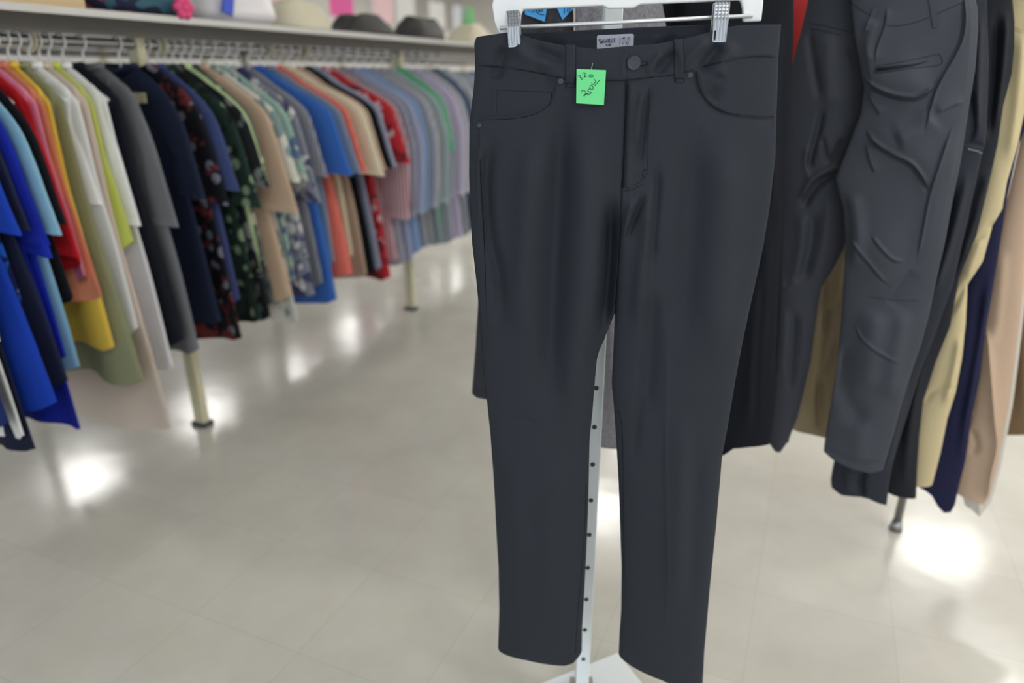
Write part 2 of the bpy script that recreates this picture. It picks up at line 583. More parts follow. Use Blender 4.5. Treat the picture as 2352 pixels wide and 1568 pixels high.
seam_waist_l = [(1094, 150), (1160, 155), (1230, 166), (1300, 180), (1360, 185), (1437, 184)]
seam_waist_r = [(1437, 184), (1500, 177), (1550, 171), (1598, 158), (1640, 146), (1700, 134), (1740, 130), (1787, 132)]
pocket_l = [(1277, 178), (1276, 200), (1270, 228), (1250, 250), (1220, 265), (1170, 273), (1088, 276)]
pocket_r = [(1598, 160), (1602, 192), (1615, 220), (1640, 246), (1680, 261), (1740, 267), (1783, 267)]
F = [  # (points, width px, height m, kind)
    (seam_waist_l, 26, 0.0022, 's', 0), (seam_waist_r, 26, 0.0022, 's', 0),
    (pocket_l[::-1], 12, -0.0035, 's', 0.05), (pocket_r[::-1], 16, -0.0045, 's', 0.05),
    # drape below the left clip
    ([(1180, 100), (1215, 130), (1265, 160)], 18, 0.005, 'g'), ([(1165, 105), (1150, 145), (1135, 190)], 16, -0.006, 'g'),
    ([(1225, 112), (1262, 128), (1300, 140)], 12, -0.004, 'g'),
    ([(1200, 100), (1250, 170), (1262, 240)], 16, -0.003, 'g'),
    # below the right clip
    ([(1655, 100), (1628, 130), (1600, 168)], 12, -0.006, 'g'), ([(1690, 95), (1650, 150), (1640, 220)], 18, 0.004, 'g'),
    ([(1625, 90), (1590, 120), (1555, 160)], 12, 0.004, 'g'),
    ([(1560, 115), (1530, 140), (1500, 178)], 11, -0.005, 'g'), ([(1520, 120), (1500, 140), (1480, 172)], 8, 0.003, 'g'),
    ([(1650, 165), (1640, 200), (1625, 235)], 14, -0.004, 'g'),
    ([(1440, 110), (1428, 150), (1434, 186)], 6, 0.002, 'g'),
    # fly
    ([(1438, 185), (1434, 290), (1428, 430)], 5, -0.003, 'g', 0.05),
    ([(1447, 185), (1443, 290), (1438, 430)], 10, 0.0025, 'g', 0.05),
    ([(1497, 190), (1480, 240), (1470, 330), (1462, 390)], 8, -0.004, 'g'),
    ([(1478, 195), (1464, 260), (1456, 340)], 9, 0.004, 'g'),
    ([(1500, 360), (1507, 420), (1500, 500), (1492, 620)], 9, -0.005, 'g'),
    ([(1488, 420), (1482, 520), (1470, 620), (1462, 760)], 18, 0.007, 'g'),
    ([(1480, 430), (1462, 480), (1440, 530), (1428, 560)], 6, -0.005, 'g'),
    ([(1452, 440), (1438, 500), (1430, 560)], 9, 0.005, 'g'),
    # long soft folds of the left leg
    ([(1300, 190), (1290, 300), (1285, 430), (1275, 600), (1268, 760), (1258, 950)], 26, -0.011, 'g'),
    ([(1340, 250), (1345, 400), (1340, 600), (1325, 800), (1310, 1000)], 34, 0.010, 'g'),
    ([(1230, 290), (1215, 420), (1205, 600), (1195, 800)], 30, 0.008, 'g'),
    ([(1140, 290), (1120, 400), (1124, 520), (1148, 640), (1150, 760)], 15, -0.007, 'g'),
    ([(1108, 300), (1103, 420), (1112, 560)], 10, 0.004, 'g'),
    ([(1402, 430), (1402, 540), (1398, 620), (1390, 720), (1378, 800)], 17, -0.022, 'g', 0.3),
    ([(1150, 955), (1190, 948), (1235, 953)], 8, -0.0015, 'g'),
    ([(1180, 1000), (1190, 1200), (1185, 1450)], 30, 0.004, 'g'),
    ([(1260, 1000), (1262, 1200), (1258, 1450)], 40, 0.004, 'g'),
    # right leg
    ([(1590, 280), (1585, 450), (1570, 650), (1555, 800)], 34, -0.007, 'g'),
    ([(1660, 280), (1655, 450), (1640, 650), (1620, 850)], 46, 0.008, 'g'),
    ([(1528, 700), (1526, 900), (1526, 1100), (1530, 1300), (1524, 1480)], 7, 0.0030, 'l', 0.2),
    ([(1470, 880), (1462, 960), (1450, 1040)], 10, -0.003, 'g'),
    ([(1500, 640), (1490, 800), (1480, 960)], 20, -0.006, 'g'),
    ([(1560, 900), (1556, 1100), (1550, 1400)], 26, 0.005, 'g'),
    ([(1600, 1000), (1590, 1200), (1580, 1400)], 22, -0.003, 'g'),
    # hems
    ([(1146, 1470), (1230, 1484), (1336, 1482)], 6, -0.001, 'g', 0), ([(1420, 1488), (1500, 1516), (1612, 1570)], 6, -0.001, 'g', 0),
]
F = [s if len(s) == 5 else s + (0.25,) for s in F]
F = [(s[0], s[1], s[2] * (1.5 if s[3] == 'g' and abs(s[2]) > 0.002 else 1.0), s[3], s[4]) for s in F]
BUL = 0.024
NV, NU = 420, 90
hemL = [(0, 1488), (0.12, 1490), (0.35, 1494), (0.6, 1503), (0.8, 1510), (0.9, 1509), (1, 1494)]
hemR = [(0, 1501), (0.15, 1513), (0.3, 1524), (0.5, 1538), (0.7, 1556), (0.85, 1571), (1, 1590)]
LF, LB, LXY = cloth_panel(mL, mCL, t_u(FT, 1095, 1440), hemL, MP, BUL, F, NU, NV, 'lefthalf', t_u(BT, 1095, 1440), 712)
RF, RB, RXY = cloth_panel(mCR, mR, t_u(FT, 1440, 1795), hemR, MP, BUL, F, NU, NV, 'righthalf', t_u(BT, 1440, 1795), 712)


def main_surf(px, py, off=0.0):
    """a point on the trousers' front (nearest vertex's depth, exact line of sight)"""
    out = []
    for x, y in zip(np.atleast_1d(px), np.atleast_1d(py)):
        best = None
        for (XY, WF) in ((LXY, LF), (RXY, RF)):
            d = (XY[0] - x) ** 2 + (XY[1] - y) ** 2
            flat = np.argpartition(d.ravel(), 4)[:4]
            w = 1 / (d.ravel()[flat] + 0.5)
            dep = (((WF.reshape(-1, 3)[flat] - MP.p) @ MP.n) * w).sum() / w.sum()
            dm = d.ravel()[flat].min()
            if best is None or dm < best[0]: best = (dm, dep)
        P = MP.moved(-(best[1] + off))
        out.append(P.at(x, y))
    return np.array(out)


trousers = empty('trousers', (0.17, 1.0, 0.16))
tag(trousers, 'charcoal grey slim trousers clipped to the white hanger in front', 'trousers')
v1, f1 = [], []
b = MB()
# two half tubes, the inner membrane left open above the crotch
for (WF, WB, XY, inner) in ((LF, LB, LXY, 'right'), (RF, RB, RXY, 'left')):
    nr, nc = WF.shape[:2]
    off = nr * nc
    f = sheet_faces(nr, nc, 0, True) + sheet_faces(nr, nc, off, False)
    for i in range(nr - 1):
        for side, j in (('left', 0), ('right', nc - 1)):
            if side == inner and XY[1][i, j] < 715: continue
            a, c = i * nc + j, (i + 1) * nc + j
            f.append((a, c, off + c, off + a) if side == 'left' else (c, a, off + a, off + c))
    b.add(np.concatenate([WF.reshape(-1, 3), WB.reshape(-1, 3)]), f)
body = b.build('legs_and_hips', M_pant, trousers, smooth=True)
md = body.modifiers.new('thickness', 'SOLIDIFY')
md.thickness = 0.0009
md.offset = -1


def px_strip(pts, width, lift, n=8):
    """ribbon that follows the cloth"""
    pass


def seam(bm, pts, r=0.00055, lift=0.0002, n=7, smooth=True):
    P = smooth_poly(pts, n) if smooth else pts
    P = np.array(P)
    bm.tube(main_surf(P[:, 0], P[:, 1], lift), r, 6)


sb = MB()
seam(sb, seam_waist_l); seam(sb, seam_waist_r)
seam(sb, pocket_l[:-1] + [(1096, 276)], 0.0004); seam(sb, pocket_r, 0.0006)
seam(sb, [(1266, 211), (1266, 228), (1262, 242)], 0.0006)
seam(sb, [(1438, 110), (1437, 185)], 0.0004)
seam(sb, [(1437, 185), (1434, 290), (1428, 430), (1424, 520), (1419, 620), (1413, 700)], 0.0006)
seam(sb, [(1100, 294), (1104, 400), (1112, 540), (1117, 700), (1122, 800), (1128, 903), (1133, 1000), (1141, 1126), (1145, 1200)], 0.0005)
seam(sb, [(1346, 1110), (1342, 1230), (1334, 1330), (1326, 1420), (1322, 1500)], 0.0005)
seam(sb, [(1420, 940), (1430, 1000), (1431, 1150), (1433, 1260), (1433, 1330)], 0.0005)
seam(sb, [(1652, 1060), (1642, 1170), (1633, 1270), (1619, 1340), (1612, 1400), (1605, 1480), (1602, 1560)], 0.0006)
tb = MB()
seam(tb, [(1130, 206), (1200, 209), (1266, 211)], 0.00035)
seam(tb, [(1130, 206), (1129, 240), (1130, 270)], 0.0003)
seam(tb, [(1142, 206), (1141, 240), (1142, 268)], 0.0003)
seam(tb, [(1491, 200), (1489, 300), (1487, 385), (1478, 408), (1458, 424), (1427, 430)], 0.0003)
seam(tb, [(1427, 439), (1450, 436), (1474, 424)], 0.0004)
seam(tb, [(1487, 388), (1480, 390), (1476, 402), (1482, 408)], 0.0005)
tb.build('topstitching', M_top, trousers, smooth=True)
sb.build('stitching', M_seam, trousers, smooth=True)

# belt loops
for (xa, xb, ya, yb, sl) in ((1301, 1321, 104, 200, 0), (1549, 1568, 92, 188, 6)):
    rows = []
    for k, y in enumerate(np.linspace(ya - 4, yb, 14)):
        t = k / 13
        x0, x1 = xa + (sl - 2) * t * 0.5, xb + sl * t * 0.5 + 0.0
        lift = 0.0030 if 0 < k < 12 else 0.0014
        for j, x in enumerate(np.linspace(x0, x1, 7)):
            rows.append(main_surf([x], [max(y, ya)], lift + (0.0008 if 0 < j < 6 else 0))[0] + np.array([0, 0, 0.0008 if k == 0 else 0]))
    rows = np.array(rows)
    back = rows - MP.n * 0.0026
    vv = np.concatenate([rows, back])
    ff = sheet_faces(14, 7, 0, True) + sheet_faces(14, 7, 98, False)
    for i in range(13):
        for j in (0, 6):
            a, c = i * 7 + j, (i + 1) * 7 + j
            ff.append((a, c, 98 + c, 98 + a))
    for j in range(6):
        for i in (0, 13):
            a = i * 7 + j
            ff.append((a, a + 1, 98 + a + 1, 98 + a))
    lo = mk('belt_loop', vv, ff, M_pant, trousers)
    bb = MB()
    for dx in (0.5, 0.0):
        x_ = xa if dx else xb
        bb.tube([main_surf([x_ + (sl - 1) * t * 0.5], [ya + (yb - ya) * t], 0.0016)[0] for t in np.linspace(0.02, 1, 10)], 0.0005, 5)
    bb.tube([main_surf([x], [yb - 8], 0.0038)[0] for x in np.linspace(xa + sl * .4, xb + sl * .4, 5)], 0.0004, 5)
    bb.build('loop_stitching', M_seam, lo, smooth=True)

M_btn = solid('dark_metal_button', (58, 62, 70), 0.45, 0.3)


def disc(name, px, py, rpx, mat, parent, thick, rim=True, lift=0.001):
    c = main_surf([px], [py], lift)[0]
    r = rpx * 0.93 / FPX
    bm_ = MB()
    n = 28
    prof = [(0, 0), (r, 0), (r, thick * 0.6), (r * 0.9, thick), (r * 0.8, thick * (0.75 if rim else 1.05)), (r * 0.3, thick * (0.8 if rim else 1.3)), (0.0001, thick * (0.8 if rim else 1.32))]
    vv = []
    for (rr, hh) in prof:
        for k in range(n):
            a = 2 * math.pi * k / n
            vv.append(c + MP.q * rr * math.cos(a) + np.array([0, 0, 1.0]) * rr * math.sin(a) + MP.n * hh)
    ff = [(i * n + k, i * n + (k + 1) % n, (i + 1) * n + (k + 1) % n, (i + 1) * n + k) for i in range(len(prof) - 1) for k in range(n)]
    bm_.add(vv, ff)
    return bm_.build(name, mat, parent, smooth=True), c, r


btn, bc, br_ = disc('button', 1456, 145, 15.5, M_btn, trousers, 0.0022, lift=0.0005)
bb = MB()
for seg in ([(-6, 3), (-6, -2), (-3, -5), (-1, -2), (-1, 3)], [(-1, -2), (2, -5), (5, -1), (5, 4), (8, 1)], [(-5, -8), (4, -8)], [(7, -8), (9, -8)]):
    bb.tube([bc + (MP.q * x + np.array([0, 0, 1.0]) * y) * 0.93 / FPX + MP.n * 0.0019 for x, y in seg], 0.0004, 5)
bb.build('button_emblem', solid('button_relief', (84, 88, 96), 0.4, 0.3), btn)
bb = MB()
seam(bb, [(1470, 141), (1480, 140), (1488, 145), (1480, 150), (1470, 152)], 0.0005)
bb.build('buttonhole', M_seam, trousers, smooth=True)
for (x, y, r) in ((1288, 187, 7.2), (1585, 173, 6.5), (1101, 288, 6)):
    rv, _, _ = disc('rivet', x, y, r, M_btn, trousers, 0.0014, rim=False, lift=0.0005)


# waist label (inside of the back waistband)
def back_at(px, py, off=0.0015):
    P = MP.moved(BUL * 0.9 * 1.0 - off)
    return P.at(px, py)


M_lab = fabric('woven_label', (178, 180, 192), rough=0.7, var=0.03, weave=600)
M_labink = solid('label_ink', (60, 62, 78), 0.8)
lab_px = [(1371, 84), (1374, 81), (1452, 77.5), (1456, 80), (1455, 108), (1371, 112)]
bb = MB()
bb.prism([back_at(x, y) for x, y in lab_px], MP.n * 0.0006)
label = bb.build('waist_label', M_lab, trousers)
label['label'] = 'silver grey woven size label'
LS = (77.5 - 81) / (1452 - 1374)


def label_pt(u, w, off=0.0026):
    """u px right, w px down on the label"""
    return back_at(1371 + u, 83.5 + u * LS + w, off)


def text_on(txt, u, w, size_px, mat, parent, name='lettering', bold=0.0, sx=1.0):
    cu = bpy.data.curves.new(name, 'FONT')
    cu.body = txt
    cu.size = size_px * 0.96 / FPX
    cu.extrude = 0.0001
    cu.offset = bold
    tmp = bpy.data.objects.new('tmp_text', cu)
    col.objects.link(tmp)
    dg = bpy.context.evaluated_depsgraph_get()
    me = bpy.data.meshes.new_from_object(tmp.evaluated_get(dg))
    bpy.data.objects.remove(tmp)
    o0 = np.array(label_pt(u, w))
    ex = label_pt(u + 10, w) - o0
    ex = ex / np.linalg.norm(ex)
    vv = [o0 + ex * p.co.x * sx + np.array([0, 0, 1.0]) * p.co.y + MP.n * p.co.z for p in me.vertices]
    ff = [tuple(p.vertices) for p in me.polygons]
    return mk(name, vv, ff, mat, parent, False)


text_on('VRST', 17.5, 16.0, 12.5, M_labink, label, bold=0.00012, sx=0.86)
text_on('SLIM', 20, 23.0, 6.0, M_labink, label, bold=0.00008)
text_on('W  32', 57.5, 10.0, 7.0, M_labink, label, bold=0.00005)
text_on('L  32', 58.5, 21.0, 7.0, M_labink, label, bold=0.00005)
bb = MB()
for seg in ([(5, 7), (9, 16), (12.5, 16)], [(8.5, 6.8), (12.5, 15.5), (15.2, 7.5)], [(11.5, 16), (14.5, 7.5), (17.5, 16)]):
    bb.tube([label_pt(u, w) for u, w in seg], 0.0005, 5)
bb.build('emblem', M_labink, label)
bb = MB()
bb.tube([label_pt(53, 4), label_pt(52.5, 22)], 0.00022, 5)
bb.tube([label_pt(59, 13), label_pt(77.5, 13)], 0.00022, 5)
bb.build('ruled_line', M_labink, label)

# green price ticket
TP = MP.moved(-(BUL + 0.0075))
M_green = solid('green_ticket_card', (112, 224, 146), 0.75)
tick = [(1324.5, 158.5), (1392, 161), (1387, 241), (1323.5, 237)]
tk = empty('price_ticket', tuple(TP.at(1358, 160)))
tag(tk, 'green paper price ticket with handwriting hanging on the front waistband', 'price ticket')
bb = MB(); bb.prism([TP.at(x, y) for x, y in tick], -MP.n * 0.0005)
bb.build('card', M_green, tk)
zo = lambda x, y: TP.moved(-0.0002).at(1300 + x / 6.72, 60 + y / 6.72)
bb = MB()
for seg in ([(175, 778), (200, 765), (232, 770), (215, 795), (245, 800), (250, 815), (235, 822)], [(252, 735), (275, 718), (297, 730), (292, 760), (278, 788), (325, 770)],
            [(238, 1020), (250, 995), (280, 992), (305, 1020), (298, 1055), (283, 1080), (275, 1068), (300, 1048), (332, 1052)],
            [(378, 965), (350, 972), (335, 992), (352, 1010), (385, 1020), (380, 1040), (350, 1052), (318, 1035)],
            [(368, 925), (370, 955), (395, 978), (418, 965), (415, 935), (392, 915), (368, 925)], [(395, 875), (410, 900), (440, 880), (455, 845), (432, 818)],
            [(440, 920), (480, 878), (520, 833)]):
    bb.tube([zo(*p) for p in smooth_poly(seg, 5)], 0.00042, 5)
bb.build('handwriting', M_ink, tk)
bb = MB()
bb.prism([zo(388 + 46 * math.cos(a) * (1 + .12 * math.sin(3 * a)), 768 + 27 * math.sin(a)) for a in np.linspace(0, 2 * math.pi, 20, endpoint=False)][::-1], MP.n * 0.0001)
bb.build('ink_blot', solid('green_marker_blot', (48, 160, 100), 0.7), tk)
bb = MB(); bb.tube([TP.at(1357.5, 163), TP.at(1359, 155), TP.moved(0.004).at(1361.5, 145)], 0.00035, 5)
bb.build('plastic_fastener', solid('clear_fastener', (150, 190, 170), 0.4), tk)

# ------------------------------------------------------------------ clip hanger
HP = MP.moved(0.004)
hang_c = HP.at(1427, -8)
hook_top = np.array([hang_c[0], hang_c[1], hang_c[2] + 0.125])
hanger = empty('clip_hanger', tuple(hook_top))
tag(hanger, 'white plastic trouser hanger with chrome clips holding the ticketed charcoal trousers', 'hanger')


def hang_prism(pts, thick, name, mat, bevel=0.0025):
    bm_ = MB()
    bm_.prism([HP.at(x, y) + MP.n * thick / 2 for x, y in pts], -MP.n * thick)
    o = bm_.build(name, mat, hanger)
    bv = o.modifiers.new('edge', 'BEVEL')
    bv.width = bevel; bv.segments = 3; bv.limit_method = 'ANGLE'
    return o


hang_prism([(1131, 14), (1138, -20), (1160, -38), (1300, -48), (1380, -62), (1410, -92), (1446, -94), (1476, -64), (1560, -54), (1700, -58), (1748, -40), (1752, 5), (1747, 50), (1706, 52),
            (1705, 20), (1700, 1), (1560, 7), (1470, 11), (1455, 19), (1398, 21), (1384, 14), (1300, 18), (1202, 23), (1196, 40), (1192, 78), (1148, 82), (1136, 50)], 0.010, 'body', M_white)
bb = MB(); bb.tube([HP.at(1150, 65) + MP.n * 0.006, HP.at(1440, 51) + MP.n * 0.006, HP.at(1726, 37) + MP.n * 0.006], 0.0026, 12)
bb.build('rod', M_rod, hanger, smooth=True)
bb = MB()
hk = []
hx = MP.q
for a in np.linspace(-150, 60, 20):
    pass
top = hook_top
pts = [hang_c + np.array([0, 0, 0.035]), hang_c + np.array([0, 0, 0.07]), top + np.array([0, 0, -0.046]) + hx * 0.0]
R_ = 0.022
for a in np.linspace(-80, 200, 18):
    pts.append(top + np.array([0, 0, -R_ + 0.003]) + hx * R_ * math.cos(math.radians(a)) + np.array([0, 0, R_ * math.sin(math.radians(a))]))
bb.tube(pts, 0.0019, 8)
bb.build('hook', M_chrome, hanger, smooth=True)


def clip(c, down, wid, length, parent):
    """c = top centre in front of the cloth, down = unit vector along the clip"""
    q = MP.q - down * np.dot(MP.q, down); q /= np.linalg.norm(q)
    n = np.cross(q, down); n = n if np.dot(n, MP.n) > 0 else -n
    bm_ = MB()
    th = 0.0022
    bm_.box(c + down * length / 2 - n * th / 2, (wid, th, length), q, n, down, bev=0.0012)
    # side flanges
    for s in (-1, 1):
        bm_.box(c + down * length * 0.30 + q * s * wid * 0.46 - n * 0.004, (0.0009, 0.009, length * 0.5), q, n, down)
    # ribs of the lower half
    for k in range(5):
        x = (k - 2) * wid * 0.21
        bm_.tube([c + down * length * 0.42 + q * x + n * 0.0002, c + down * length * 0.95 + q * x + n * 0.0002], 0.00105, 8)
    # studs of the upper half
    for r in range(5):
        for k in range(4):
            p = c + down * (0.045 + r * 0.085) * length + q * (k - 1.5) * wid * 0.23
            h = wid * 0.115
            v = [p + q * h + down * h, p - q * h + down * h, p - q * h - down * h, p + q * h - down * h, p + n * 0.0016]
            bm_.add(v, [(0, 1, 4), (1, 2, 4), (2, 3, 4), (3, 0, 4)])
    o = bm_.build('clip', M_chrome, parent)
    # jaw behind the cloth
    b2 = MB()
    b2.box(c + down * length / 2 - n * 0.016, (wid, th, length), q, n, down, bev=0.0012)
    b2.build('clip_jaw', M_chrome, o)
    return o


bb = MB(); bb.prism([HP.at(x, y) + MP.n * 0.0085 for x, y in ((1190, 24), (1200, 26), (1197, 50), (1191, 52))], -MP.n * 0.0012)
strip = bb.build('size_strip', M_white, hanger)
bb = MB()
for (x, y) in ((1194, 30), (1195, 35), (1194, 40), (1194, 45)):
    bb.tube([HP.at(x - 2, y) + MP.n * 0.0087, HP.at(x + 3, y + 1.5) + MP.n * 0.0087], 0.0004, 5)
bb.build('small_print', M_labink, strip)
CPn = MP.moved(-(0.020))
for (x0, y0, x1, y1, w) in ((1177, 24, 1182, 109, 29.5), (1660, 4, 1651, 98, 33)):
    a_, b_ = CPn.at(x0, y0), CPn.at(x1, y1)
    d_ = b_ - a_
    ln = np.linalg.norm(d_)
    clip(a_, d_ / ln, w * 0.915 / FPX, ln, hanger)

# ------------------------------------------------------------------ the white stand
PX, PY = 0.144, 1.10
stand = empty('garment_stand', (PX, PY, 0))
tag(stand, 'white square steel garment stand with a floor plate and punched holes', 'clothes rack')
e1 = np.array([-.90, -.435, 0]); e2 = np.array([.50, -.866, 0]); e2 = e2 - e1 * np.dot(e1, e2); e2 /= np.linalg.norm(e2)
e1 /= np.linalg.norm(e1)
corner = np.array([0.282, 1.447, 0]) * (H / 1.45)
bb = MB()
v_ = np.array([PX, PY, 0]) - corner
w1, w2 = 0.30, 0.20
bb.box(corner + e1 * w1 / 2 + e2 * w2 / 2 + np.array([0, 0, 0.003]), (w1, w2, 0.006), e1, e2)
bb.build('floor_plate', M_post, stand)
SQ = 0.0265
TOPZ = 1.50
bb = MB(); bb.box((PX, PY, TOPZ / 2 + 0.003), (SQ, SQ, TOPZ - 0.006))
post = bb.build('post', M_post, stand)
bv = post.modifiers.new('edge', 'BEVEL'); bv.width = 0.002; bv.segments = 2
bb = MB()
for s in (-1, 1):
    bb.box((PX + s * (SQ / 2 + 0.005), PY - 0.002, 0.016), (0.010, 0.03, 0.02))
bb.build('weld_bracket', M_steel, stand)
hole = None
z = 0.10
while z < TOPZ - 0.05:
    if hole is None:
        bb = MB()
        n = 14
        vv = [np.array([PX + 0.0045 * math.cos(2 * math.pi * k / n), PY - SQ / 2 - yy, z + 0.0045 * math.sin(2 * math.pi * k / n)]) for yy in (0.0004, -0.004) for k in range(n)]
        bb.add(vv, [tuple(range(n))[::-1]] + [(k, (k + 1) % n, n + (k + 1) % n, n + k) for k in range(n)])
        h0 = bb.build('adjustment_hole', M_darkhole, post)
        hole = h0
    else:
        h = hole.copy(); col.objects.link(h); h.parent = post
        h.location = (0, 0, z - 0.10)
    z += 0.075
# arm to the viewer that carries the main hanger
arm_z = hook_top[2] - 0.003 - 0.0019 - 0.0005
bb = MB()
hx_, hy_ = hook_top[0], hook_top[1]
bb.tube([(PX, PY, arm_z - 0.006), (hx_ + 0.0, hy_ + 0.02, arm_z - 0.006), (hx_, hy_ - 0.06, arm_z - 0.006), (hx_ - 0.004, hy_ - 0.08, arm_z + 0.02)], 0.006, 10)
bb.build('arm', M_steel, stand, smooth=True)

# rail to the right and its far leg
RZ = 1.475
FL = np.array([1.084, 1.655])
rd = FL - np.array([PX, PY]); rlen = np.linalg.norm(rd); rd /= rlen
bb = MB(); bb.tube([(PX, PY, RZ), (FL[0] + rd[0] * 0.25, FL[1] + rd[1] * 0.25, RZ)], 0.0105, 14)
bb.build('hanging_rail', M_steel, stand, smooth=True)
bb = MB(); bb.tube([(FL[0], FL[1], 0.0), (FL[0], FL[1], RZ)], 0.011, 14)
bb.tube([(FL[0], FL[1], 0.0), (FL[0], FL[1], 0.03)], [0.018, 0.013], 14)
bb.build('far_leg', M_steel, stand, smooth=True)
bb = MB(); bb.tube([(PX, PY, RZ), (PX - 0.20, PY + 0.42, RZ), (PX - 0.28, PY + 0.58, RZ)], 0.0105, 12)
bb.build('back_rail', M_steel, stand, smooth=True)


# ------------------------------------------------------------------ trousers hung behind and to the right
def rows_xy(poly):
    return [(x, y) for x, y in poly]


def hung(name, label, cat, left, right, topy, hem, plane, bulge, mat, strokes=(), seams=(), extra=None, nu=70, nv=200, group=None, seam_mat=None, amp=1.0, sr=0.0006):
    """a hanging garment whose outline runs left / right; hem = [(x px, y px)]"""
    st = [s if len(s) == 5 else s + (0.2,) for s in strokes]
    ybot = max(y for _, y in hem)
    xl = float(interp(left, hem[0][1], 1, 0)); xr = float(interp(right, hem[-1][1], 1, 0))
    hb = [(max(0, min(1, (x - xl) / (xr - xl))), y) for x, y in hem]
    WF, WB, XY = cloth_panel(left, right, [(0, topy), (1, topy)], hb, plane, bulge, st, nu, nv, 'full', power=0.5, amp=amp)
    c = WF[0].mean(0)
    root = empty(name, (c[0], c[1], WF[-1][:, 2].min()))
    tag(root, label, cat, group)
    v, f = tube_mesh(WF, WB)
    nr, nc = WF.shape[:2]
    # close the hem inwards a little and the top
    f.append(tuple([j for j in range(nc)] + [nr * nc + j for j in range(nc - 1, -1, -1)]))
    bd = mk('cloth', v, f, mat, root)

    def surf(px, py, off):
        out = []
        for x, y in zip(px, py):
            d = ((XY[0] - x) ** 2 + (XY[1] - y) ** 2).ravel()
            k = np.argpartition(d, 4)[:4]
            w = 1 / (d[k] + 0.5)
            dep = (((WF.reshape(-1, 3)[k] - plane.p) @ plane.n) * w).sum() / w.sum()
            out.append(plane.moved(-(dep + off)).at(x, y))
        return np.array(out)
    if seams:
        sb_ = MB()
        for s in seams:
            P = np.array(smooth_poly(s, 7))
            sb_.tube(surf(P[:, 0], P[:, 1], 0.0002), sr, 6)
        sb_.build('stitching', seam_mat or M_seam2, root, smooth=True)
    return root, surf, bd


PR = lambda x, f, yaw: Plane(x, f, yaw)
M_r4 = fabric('slate_nylon', (58, 62, 71), rough=0.66, var=0.04, weave=1200, wbump=0.2, spec=0.4)
M_r2 = fabric('dark_slate_nylon', (46, 49, 58), rough=0.65, var=0.04, weave=1200, wbump=0.2, spec=0.35)
M_black = fabric('black_twill', (17, 19, 27), rough=0.8, var=0.05, spec=0.2)
M_black2 = fabric('soft_black_nylon', (28, 31, 38), rough=0.75, var=0.05, spec=0.25)
M_zip = fabric('charcoal_ripstop', (42, 45, 54), rough=0.75, var=0.05)
M_khaki = fabric('khaki_cotton', (196, 180, 142), rough=0.85, var=0.03)
M_khaki2 = fabric('dull_khaki_nylon', (150, 134, 106), rough=0.7, var=0.03)
M_navy = fabric('navy_cotton', (26, 28, 58), rough=0.85, var=0.04)
M_beige = fabric('beige_suiting', (186, 160, 138), rough=0.85, var=0.03)
M_bone = fabric('bone_lining', (200, 194, 184), rough=0.85, var=0.02)
M_brown = fabric('brown_corduroy', (118, 96, 72), rough=0.9, var=0.05)
M_tweed = fabric('grey_marled_wool', (150, 148, 154), 'heather', (104, 102, 108), scale=420, rough=0.95, wbump=0.4, weave=500)
M_char2 = fabric('charcoal_wool', (66, 66, 72), 'heather', (52, 52, 58), scale=300, rough=0.95)

A4 = PR(0.774, 1.40, 24)
R4L = [(1940, -95), (1948, -40), (1955, 0), (1963, 80), (1976, 150), (1985, 200), (1978, 260), (1955, 320), (1935, 372), (1920, 410), (1926, 440), (1938, 480), (1943, 560),
       (1938, 640), (1932, 740), (1922, 840), (1906, 940), (1896, 1000), (1892, 1035), (1890, 1090)]
R4R = [(2215, -95), (2236, -20), (2246, 20), (2247, 70), (2240, 160), (2225, 250), (2215, 320), (2205, 380), (2190, 450), (2170, 560), (2151, 640), (2135, 720), (2116, 790),
       (2092, 860), (2070, 930), (2052, 1000), (2040, 1040), (2029, 1075), (2027, 1100)]
R4S = [
    ([(1966, 150), (1980, 178), (2003, 200), (2045, 218), (2092, 225), (2122, 216), (2149, 198)], 60, 0.024, 's', 0.12),
    ([(1984, 296), (2005, 326), (2045, 352), (2088, 374), (2112, 402), (2130, 436)], 60, 0.020, 's', 0.15),
    ([(2209, -20), (2211, 60), (2196, 112), (2150, 194), (2131, 250), (2118, 300)], 38, 0.013, 's', 0.15),
    ([(2185, 280), (2160, 350), (2132, 440), (2116, 520), (2100, 600)], 44, 0.010, 's', 0.2),
    ([(1984, 207), (2000, 236), (2021, 268)], 18, 0.006, 's'),
    ([(1985, 330), (1995, 370), (2008, 398)], 16, 0.006, 's'),
    ([(1944, 540), (1975, 580), (2010, 622), (2036, 652)], 40, 0.013, 's'),
    ([(1996, 535), (2020, 566), (2050, 594), (2080, 600)], 34, 0.011, 's'),
    ([(2090, 610), (2060, 650), (2030, 690)], 26, -0.006, 's'),
    ([(1959, 738), (1975, 770), (2007, 797), (2040, 818), (2068, 828)], 38, 0.010, 's'),
    ([(2150, 262), (2185, 244), (2214, 236)], 14, 0.006, 's'),
    ([(2034, 14), (2028, 60), (2010, 110), (2006, 150)], 18, 0.006, 's'),
    ([(2050, 320), (2100, 300), (2150, 265)], 26, 0.010, 'g'),
    ([(2010, 40), (1992, 100), (1996, 150)], 14, 0.006, 'g'),
    ([(1955, 430), (1968, 520), (1962, 620)], 18, 0.008, 'g'),
    ([(1935, 780), (1930, 860), (1955, 930), (2000, 960)], 24, -0.010, 'g'),
    ([(2010, 700), (2000, 800), (1990, 900)], 30, 0.010, 'g'),
    ([(2075, 700), (2060, 800), (2040, 920)], 22, 0.008, 'g'),
    ([(1970, 960), (1975, 1020), (1975, 1060)], 26, 0.006, 'g'),
    ([(1892, 1022), (1950, 1052), (2030, 1062)], 5, -0.002, 'g', 0),
]
